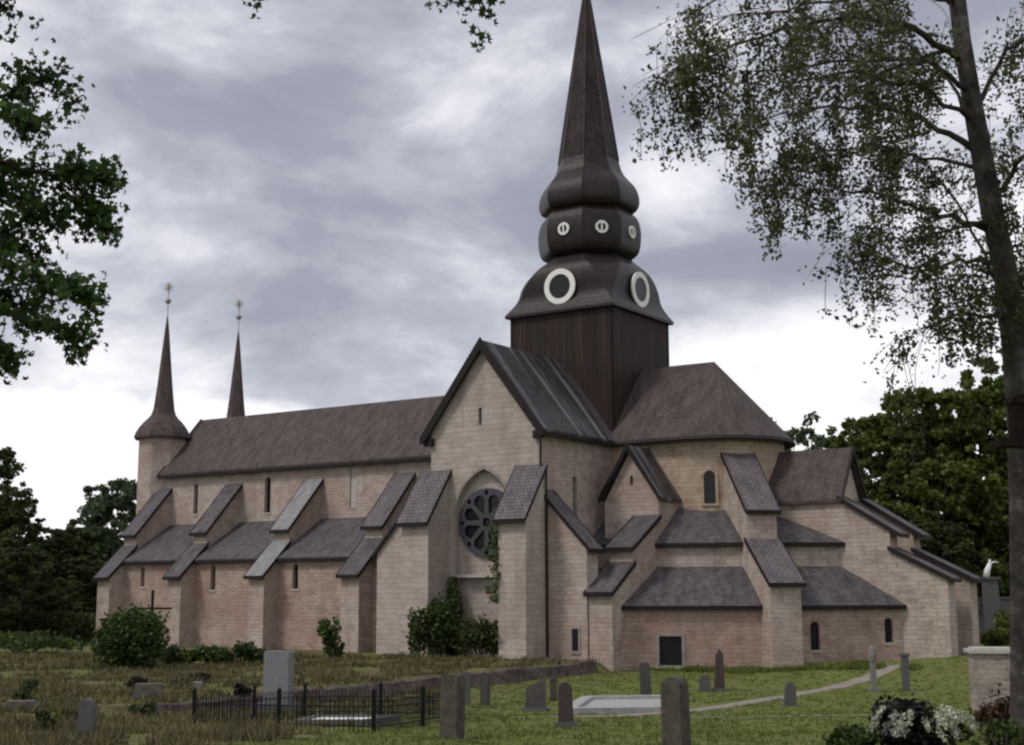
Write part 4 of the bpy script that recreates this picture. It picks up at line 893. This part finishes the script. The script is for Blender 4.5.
# grey wall and statue far right
o = MB().box((-3.5, -.25, -1.5), (3.5, .25, 1.55)).box((-3.6, -.32, 1.55), (3.6, .32, 1.68)).build('churchyard_wall', MT['granite'])
p = at(1000, 600, 96); o.location = (p.x, p.y, 2.0); o.rotation_euler = (0, 0, FACE); tag(o, 'pale grey wall in the distance between end pier and birch trunk', 'wall')
p = at(991, 600, 92); o = empty('statue_monument', gp(p.x, p.y)); o.rotation_euler = (0, 0, FACE); zb = o.location.z
ht = at(991, 577, 92).z - zb
MB().box((-.75, -.75, -.3), (.75, .75, .5)).box((-.42, -.42, .5), (.42, .42, ht - .15)).box((-.55, -.55, ht - .15), (.55, .55, ht)).build('pedestal', MT['granite'], o)
b = MB(); b.tube([(-.22, 0, ht), (-.14, 0, ht + .45), (.04, 0, ht + .85), (.06, 0, ht + 1.0), (.08, 0, ht + 1.18)], [.24, .2, .15, .07, .09], 8); b.tube([(.02, 0, ht + .85), (.35, 0, ht + 1.02), (.65, 0, ht + .98)], [.08, .055, .03], 6)
b.build('figure', MT['white'], o, True); tag(o, 'small white figure with outstretched arm on a grey pedestal', 'statue')

# planting at the lower right
def flowers(root, c, r, n, seed):
    rng = np.random.default_rng(seed)
    for i in range(n):
        a = rng.uniform(.25, PI - .1); q = .6 + .4 * rng.random(); hz = r[2] * (.62 + .36 * rng.random())
        v = RH * math.cos(a) * q * r[0] - FH * abs(math.sin(a)) * q * r[1] * .9; cc = np.array((v.x, v.y, hz))
        ln = rng.uniform(.10, .17); P = np.linspace(0, 1, 60)[:, None] * np.array((v.x * .28, v.y * .28, -ln * 1.5)) + cc + rng.normal(size=(60, 3)) * (.018 + .022 * np.sin(np.linspace(0, 1, 60) * PI))[:, None]; leaf_mesh('blossom', P, .045, MT['petal'], root, rng, 'clump')
s_ = shrub('flowering_shrub', (37.5, -52.85), (.82, .75, .95), 3000, .09, 'leaf_purple', 'dark leafed shrub with drooping white flower heads in the lower right', seed=61, lump=14)
flowers(s_, None, (.80, .75, .95), 24, 62)
shrub('leafy_shrub', (36.7, -53.6), (.5, .5, .6), 1000, .09, 'leaf_bush', 'pale green leafy plant left of the white flowering shrub', seed=63)
shrub('red_leaved_shrub', (37.6, -47.6), (.72, .6, 1.05), 1500, .10, 'leaf_red', 'reddish brown shrub at the foot of the gate pillar', seed=64)
shrub('leafy_shrub', (36.4, -47.2), (.5, .5, .62), 700, .09, 'leaf_mid', 'low green plant between white flowering shrub and gate pillar', seed=65)
shrub('leafy_shrub', (39.4, -54.6), (.55, .5, .7), 900, .09, 'leaf_dark', 'dark green plant at the birch foot in the bottom right corner', seed=66)

# ------------------------------------------------------------------ the birch
rng = np.random.default_rng(77); rnd = random.Random(77); D = 22.0
foot = at(1020, 590, D); bz = gz(foot.x, foot.y); bt = empty('birch_tree', (foot.x, foot.y, bz)); B0 = Vector(bt.location)
trp = [(1030, 760), (1028, 700), (1026, 600), (1024, 500), (1021, 420), (1014, 340), (1005, 270), (992, 210), (981, 150), (971, 95), (962, 40), (955, -20), (946, -110), (938, -210), (930, -320)]
trw = [23, 19.5, 17.5, 16.5, 15.5, 14.5, 13.5, 13, 12, 11, 10, 9.5, 7.5, 5, 2]
tk = MB(); tk.tube([Vector((foot.x + .15, foot.y, bz - .3)) - B0] + [at(u, v, D) - B0 for u, v in trp], [x * .86 * D / FPX for x in [27] + trw], 14)
strands = []; leaves = []; br_ = MB()
def limb(pts, w0, w1):
    P = [at(u, v, D + dd) - B0 for u, v, dd in pts]; Q = []
    for i in range(len(P) - 1):
        for k in range(4):
            t = k / 4; Q.append(P[i].lerp(P[i + 1], t) + Vector([rnd.uniform(-.05, .05) for _ in range(3)]) * (1 if (i or k) else 0))
    Q.append(P[-1]); n = len(Q); br_.tube(Q, [.62 * (w0 + (w1 - w0) * (i / (n - 1)) ** .6) for i in range(n)], 6); return Q
def twig(p, d, ln, hang):
    "a side twig that arches out then droops, carrying leaves on its drooping part"
    P = [p]; v = d.normalized() * .22; 
    for i in range(max(3, int(ln / .22))):
        v = (v + Vector((rnd.uniform(-.05, .05), rnd.uniform(-.05, .05), -.045 * hang))).normalized() * .22; P.append(P[-1] + v)
    strands.append(P); return P
def drop(p, ln, mask=True):
    P = [p]; sw = Vector((rnd.uniform(-.1, .1), rnd.uniform(-.1, .1), 0))
    for i in range(max(2, int(ln / .16))): P.append(P[-1] + Vector((0, 0, -.16)) + sw * .16 + Vector((rnd.uniform(-.03, .03), rnd.uniform(-.03, .03), 0)))
    strands.append(P)
    if mask and noise.noise((p + B0) * 1.15) < -.10: ln = 0
    P = P if ln else P[:2]
    if not ln: strands.pop()
    for i, q in enumerate(P):
        if ln and mask and noise.noise((q + B0) * 2.6 + Vector((9, 0, 0))) < -.13: continue
        for k in range(rnd.choice((9, 11, 13, 16) if ln else (1, 2))): leaves.append(q + Vector((rnd.gauss(0, .075), rnd.gauss(0, .075), rnd.uniform(-.09, .09))))
limbs = [
 ([(985, 228, 0), (940, 214, -.5), (900, 200, -.8), (855, 190, -1.0), (815, 188, -1.1)], .10, .02, 1.0),
 ([(975, 150, 0), (930, 120, .4), (880, 105, .9), (820, 108, 1.2), (770, 118, 1.4)], .11, .02, 1.0),
 ([(962, 60, 0), (910, 28, -.6), (850, 18, -1.0), (780, 30, -1.4), (715, 52, -1.5), (672, 72, -1.5)], .11, .015, 1.0),
 ([(995, 262, 0), (960, 262, .6), (920, 268, 1.0), (885, 262, 1.2), (860, 240, 1.3)], .08, .02, .9),
 ([(958, 10, 0), (900, -30, .7), (820, -40, 1.2), (740, -20, 1.5), (700, 10, 1.5)], .10, .02, 1.0),
 ([(1004, 320, 0), (975, 312, -.7), (945, 318, -1.1), (925, 330, -1.2)], .06, .02, .8),
 ([(975, 110, 0), (1005, 50, .5), (1040, 30, .8), (1090, 40, 1.0)], .09, .02, 1.0),
 ([(990, 200, 0), (1030, 150, -.5), (1080, 140, -.8), (1130, 160, -1)], .09, .02, 1.0),
 ([(1005, 300, 0), (1040, 260, .5), (1085, 255, .8)], .07, .02, .9),
 ([(970, 90, 0), (930, 60, -1.0), (890, 70, -1.6), (850, 95, -1.9), (800, 150, -2.0)], .08, .015, 1.0),
 ([(950, -60, 0), (880, -110, .5), (800, -130, .9), (730, -90, 1.2)], .09, .02, .7),
 ([(948, -90, 0), (1010, -130, .5), (1080, -110, .9)], .09, .02, .7),
 ([(980, 140, 0), (950, 80, 1.5), (905, 40, 2.2), (860, 50, 2.6)], .07, .02, 1.0),
 ([(962, 50, 0), (900, 60, .9), (830, 62, 1.6), (760, 72, 2.0), (722, 92, 2.0)], .08, .012, 1.15),
 ([(972, 120, 0), (915, 85, -1.3), (850, 70, -2.0), (790, 85, -2.4), (748, 112, -2.5)], .08, .012, 1.15),
 ([(982, 170, 0), (935, 160, 1.4), (885, 150, 2.0), (835, 150, 2.3), (790, 160, 2.4)], .07, .012, 1.1),
 ([(955, 0, 0), (890, -12, -1.5), (830, 2, -2.2), (770, 10, -2.4), (715, 20, -2.4)], .08, .012, 1.1),
 ([(955, -30, 0), (900, 0, 1.8), (850, 12, 2.4), (800, 18, 2.7)], .06, .012, 1.1),
 ([(990, 220, 0), (945, 232, -1.2), (905, 240, -1.7), (872, 232, -1.9)], .06, .012, 1.1),
 ([(1000, 290, 0), (965, 215, 1.2), (925, 160, 1.8), (890, 150, 2.2)], .06, .015, 1.0)]
for pts, w0, w1, dens_ in limbs:
    Q = limb(pts, w0, w1); n = len(Q)
    for i in range(3, n):
        for k in range(3):
            if rnd.random() > .86: continue
            side = Vector((rnd.gauss(0, 1), rnd.gauss(0, 1), rnd.uniform(-.35, .7))); tw_ = twig(Q[i], side + (Q[i] - Q[i - 2]).normalized() * .9, rnd.uniform(.5, 1.5), rnd.uniform(.5, 1.3))
            for q in tw_[1:]:
                if noise.noise((q + B0) * 1.15) > -.04:
                    for _ in range(4): leaves.append(q + Vector((rnd.gauss(0, .10), rnd.gauss(0, .10), rnd.gauss(-.02, .07))))
            for q in tw_[1::2]:
                if rnd.random() < .62 * dens_: drop(q, rnd.uniform(.25, .95) * (1.25 if i > n * .6 else 1))
    drop(Q[-1], 1.2)
# the hanging tresses at the far left tips and under the crown
for k in range(14):
    u = rnd.uniform(652, 722); drop(at(u, 60 + rnd.uniform(-25, 20) - (u - 650) * .2, D + rnd.uniform(-1.9, -1.1)) - B0, rnd.uniform(.5, 1.2))
for k in range(16):
    u = rnd.uniform(738, 802); drop(at(u, 150 + rnd.uniform(-15, 35), D + rnd.uniform(.9, 1.6)) - B0, rnd.uniform(.4, 1.2))
for u, v, dd, ln in ((655, 85, -1.5, .9), (668, 75, -1.5, 1.3), (680, 62, -1.4, 1.1), (694, 60, -1.4, 1.4), (706, 55, -1.3, .9), (752, 168, 1.3, 1.2), (762, 172, 1.3, 1.4), (774, 165, 1.3, 1.3), (785, 160, 1.2, 1.1), (742, 175, 1.3, .6), (798, 176, 0, .8)):
    drop(at(u, v, D + dd) - B0, ln, False)
limb([(765, 118, 1.4), (752, 140, 1.35), (745, 170, 1.3)], .018, .008); limb([(765, 118, 1.4), (782, 140, 1.3), (795, 172, 1.2)], .018, .008); limb([(715, 52, -1.5), (690, 55, -1.4), (655, 84, -1.5)], .018, .008)
for k in range(110):           # thin curtain low along the trunk
    u = rnd.uniform(925, 1045); v = rnd.uniform(255, 330) + (u - 925) * .12; drop(at(u, v, D + rnd.uniform(-1.3, 1.3)) - B0, rnd.uniform(.3, .9))
for k in range(130):
    u = rnd.uniform(985, 1060); v = rnd.uniform(10, 330); drop(at(u, v, D + rnd.uniform(-1.3, 1.3)) - B0, rnd.uniform(.3, .9))
tk.build('trunk', MT['birch'], bt, True); br_.build('branches', MT['bark'], bt, True)
tb = MB()
for P in strands: tb.tube(P, [.0055] * (len(P) - 1) + [.003], 3, False)
tb.build('twigs', MT['bark'], bt)
leaf_mesh('leaves', np.array([tuple(p) for p in leaves]), .078, MT['leaf_birch'], bt, rng, 'diamond')
tag(bt, 'leaning birch with weeping leafy branches at the right', 'tree')
# bird house on its trunk
p = at(1020, 425, D - .5); o = empty('bird_house', (p.x, p.y, p.z - .35)); o.rotation_euler = (0, 0, FACE)
MB().box((-.13, -.13, .12), (.21, .13, .68)).build('box_body', MT['wood'], o)
MB().add([(-.18, -.18, .68), (.25, -.18, .68), (.25, .18, .68), (-.18, .18, .68), (-.13, -.18, .80), (.2, -.18, .86), (.2, .18, .86), (-.13, .18, .80)], [(0, 3, 2, 1), (4, 5, 6, 7), (0, 1, 5, 4), (1, 2, 6, 5), (2, 3, 7, 6), (3, 0, 4, 7)]).build('roof', MT['wood'], o)
MB().box((-.40, -.2, .0), (.24, .2, .12)).build('ledge', MT['wood'], o)
tag(o, 'dark wooden bird house with a wide ledge fixed to the birch trunk', 'bird house')

# ------------------------------------------------------------------ the maple reaching in from the left
rng = np.random.default_rng(91); rnd = random.Random(91); D = 12.0
foot = at(-330, 590, D); mz = gz(foot.x, foot.y); mt_ = empty('maple_tree', (foot.x, foot.y, mz)); B0 = Vector(mt_.location)
tk = MB(); tk.tube([Vector((0, 0, -.3)), Vector((0, 0, 1.0)), at(-335, 300, D) - B0, at(-325, 50, D) - B0, at(-310, -200, D) - B0, at(-300, -420, D) - B0], [.34, .28, .24, .20, .15, .08], 12)
br_ = MB(); strands = []; leaves = []
def mlimb(pts, w0, w1):
    P = [at(u, v, D + dd) - B0 for u, v, dd in pts]; Q = []
    for i in range(len(P) - 1):
        for k in range(4): Q.append(P[i].lerp(P[i + 1], k / 4) + (Vector([rnd.uniform(-.03, .03) for _ in range(3)]) if (i or k) else Vector()))
    Q.append(P[-1]); n = len(Q); br_.tube(Q, [w0 + (w1 - w0) * i / (n - 1) for i in range(n)], 6); return Q
def tuft(p, r, n):
    for k in range(n): leaves.append(p + Vector((rnd.gauss(0, r), rnd.gauss(0, r), rnd.gauss(0, r * .75))))
def mfoliate(Q, start, dn, r=.06, ln=(.06, .24), cnt=(4, 7)):
    for i in range(int(start * len(Q)), len(Q)):
        for k in range(dn):
            d = Vector((rnd.gauss(0, 1), rnd.gauss(0, 1), rnd.gauss(0, .9))); d.normalize(); L_ = rnd.uniform(*ln); P = [Q[i], Q[i] + d * L_ * .5 + Vector((0, 0, .02)), Q[i] + d * L_]
            strands.append(P); tuft(P[-1], r, rnd.randint(*cnt)); tuft(P[1], r * .8, rnd.randint(2, 4))
mlimbs = [
 ([(-330, 260, 0), (-200, 200, .2), (-80, 168, .4), (0, 163, .5), (40, 172, .5), (72, 186, .5)], .07, .01, .45),
 ([(40, 172, .5), (75, 165, .4), (100, 178, .35), (112, 180, .3)], .012, .004, .25),
 ([(60, 182, .5), (85, 200, .5), (98, 218, .5), (112, 230, .5)], .012, .004, .3),
 ([(-100, 172, .4), (-40, 120, .6), (10, 92, .7), (45, 78, .7), (66, 96, .7)], .03, .005, .45),
 ([(-150, 190, .3), (-60, 230, .0), (0, 262, -.2), (40, 280, -.3), (70, 288, -.3), (92, 298, -.3)], .035, .005, .4),
 ([(-60, 230, 0), (-10, 300, .2), (30, 325, .3), (62, 334, .3), (84, 352, .3)], .025, .004, .4),
 ([(-10, 262, .1), (10, 225, .4), (40, 214, .6), (62, 222, .6)], .02, .004, .3),
 ([(-60, 230, 0), (-25, 330, -.2), (-5, 350, -.2), (8, 372, -.2)], .02, .004, .6),
 ([(-60, 150, .4), (-20, 175, .8), (10, 200, 1.0), (35, 200, 1.0)], .02, .004, .2),
 ([(-60, 110, .4), (-20, 100, .1), (15, 120, 0), (40, 130, 0)], .02, .004, .2),
 ([(-80, 225, .1), (-30, 245, .7), (10, 250, .9), (35, 258, .9)], .02, .004, .2),
 ([(-60, 300, .1), (-25, 290, .7), (5, 300, .9), (28, 308, .9)], .02, .004, .2),
 ([(-320, 30, 0), (-200, -40, .3), (-80, -30, .6), (-20, -8, .7), (4, 6, .7)], .06, .008, .8),
 ([(-312, -150, 0), (-150, -200, .4), (50, -180, .8), (250, -110, 1.0), (400, -60, 1.1), (475, -22, 1.1), (486, 10, 1.1)], .09, .008, .87),
 ([(180, -140, .9), (230, -60, .9), (256, -20, .9), (259, 6, .9)], .02, .004, .9)]
for pts, w0, w1, st in mlimbs[:13]: mfoliate(mlimb(pts, w0, w1), st, 4)
Q = mlimb(*mlimbs[13][:3]); 
for u, v, n in ((486, 14, 14), (482, 34, 12), (484, 44, 6), (470, 10, 10), (455, 0, 10), (440, 4, 8), (492, -4, 12), (475, -6, 12), (462, -12, 10), (445, -12, 8)): tuft(at(u, v, D + 1.1) - B0, .055, n)
Q = mlimb(*mlimbs[14][:3]); tuft(at(258, 6, D + .9) - B0, .045, 9); tuft(at(257, 20, D + .9) - B0, .025, 3); tuft(at(262, -6, D + .9) - B0, .05, 6)
for k in range(60):            # crown out of frame, so the tree is whole from the side
    a = Vector((rnd.gauss(0, 1), rnd.gauss(0, 1), 0)).normalized(); s_ = at(-320, rnd.uniform(-420, 100), D) - B0; e_ = s_ + a * rnd.uniform(1, 2.2) + Vector((0, 0, rnd.uniform(0, 1.2)))
    q = CAM - (B0 + e_)
    if (e_ + B0 - CAM).dot(RH) / max(.1, (e_ + B0 - CAM).dot(FH)) * FPX + 512 > -80: continue
    br_.tube([s_, (s_ + e_) / 2, e_], [.03, .02, .008], 5); 
    for kk in range(4): tuft(e_ + Vector([rnd.gauss(0, .3) for _ in range(3)]), .2, 22)
tk.build('trunk', MT['bark'], mt_, True); br_.build('branches', MT['bark'], mt_, True)
tb = MB()
for P in strands: tb.tube(P, [.006, .004, .003], 3, False)
tb.build('twigs', MT['bark'], mt_)
leaf_mesh('leaves', np.array([tuple(p) for p in leaves]), .076, MT['leaf_maple'], mt_, rng, 'maple')
tag(mt_, 'maple reaching in from the left edge with dark leafy branches', 'tree')

# ------------------------------------------------------------------ grass blades
def grass(name, n, sel, hgt, m, label, seed, wd=.012):
    rng = np.random.default_rng(seed); V = []; cnt = 0; tri = []
    while cnt < n:
        d = 18 + 62 * rng.random() ** 1.15; u = rng.uniform(-60, 1090); p = CAM + FH * d + RH * ((u - 512) / FPX * d); x, y = p.x, p.y
        if not sel(x, y, d, rng): continue
        z = gz(x, y) - .01; k = 5; sz = hgt * (.4 + 1.1 * rng.random() ** 1.5) * (1 + .5 * noise.noise(Vector((x * .7, y * .7, 0)))); wb = wd * (1 + d / 30)
        for i in range(k):
            a = rng.random() * 2 * PI; ox, oy = rng.normal(size=2) * .07; dx, dy = math.cos(a), math.sin(a); ln = rng.normal(size=2) * sz * .35
            V += [(x + ox - dx * wb, y + oy - dy * wb, z), (x + ox + dx * wb, y + oy + dy * wb, z), (x + ox + ln[0], y + oy + ln[1], z + sz * (.7 + .5 * rng.random()))]
        cnt += 1
    V = np.array(V, np.float32); nv = len(V); me = bpy.data.meshes.new(name); me.vertices.add(nv); me.vertices.foreach_set('co', V.ravel()); me.loops.add(nv); me.loops.foreach_set('vertex_index', np.arange(nv, dtype=np.int32))
    me.polygons.add(nv // 3); me.polygons.foreach_set('loop_start', (np.arange(nv // 3) * 3).astype(np.int32)); me.update(calc_edges=True); me.materials.append(MT[m]); o = bpy.data.objects.new(name, me); col.objects.link(o)
    tag(o, label, 'grass', kind='stuff')
def clear(x, y):
    if y > -8.0 and -37 < x < 24: return False
    if y > -14.4 and -4.5 < x < 7: return False
    if -9.6 < y and x < 0: return False
    if abs(x - 22.7) < .55 and -41 < y < -8: return False
    if abs((y + 31.8) - (x - 33.5) * (6.1 / 11.6)) < .35 and 21 < x < 34: return False
    if 17.2 < x < 21 and -48 < y < -45: return False
    if 18 < x < 22.6 and -36 < y < -29: return False
    return True
dry = lambda x, y: min(x - 8.3, x + .55 * y + 5.5) < 2.2 * noise.noise(Vector((x * .15, y * .15, 7)))
grass('lawn_grass', 15000, lambda x, y, d, r: clear(x, y) and not dry(x, y), .075, 'blade_green', 'short green lawn grass around the graves', 101)
grass('dry_grass', 13000, lambda x, y, d, r: clear(x, y) and dry(x, y) and noise.noise(Vector((x * .45, y * .45, 2))) > -.08, .24, 'blade_dry', 'tall dry yellow brown grass on the terrace', 102)
grass('wall_foot_grass', 2600, lambda x, y, d, r: (x > 6 and -12.5 < y < 0 and clear(x, y + 1.2) and not clear(x, y + 2.6)) or (8 < x < 20 and abs(y - (-9.9 + (x - 8) * .34)) < .7), .22, 'blade_green', 'longer grass along the foot of the chapel walls', 103)
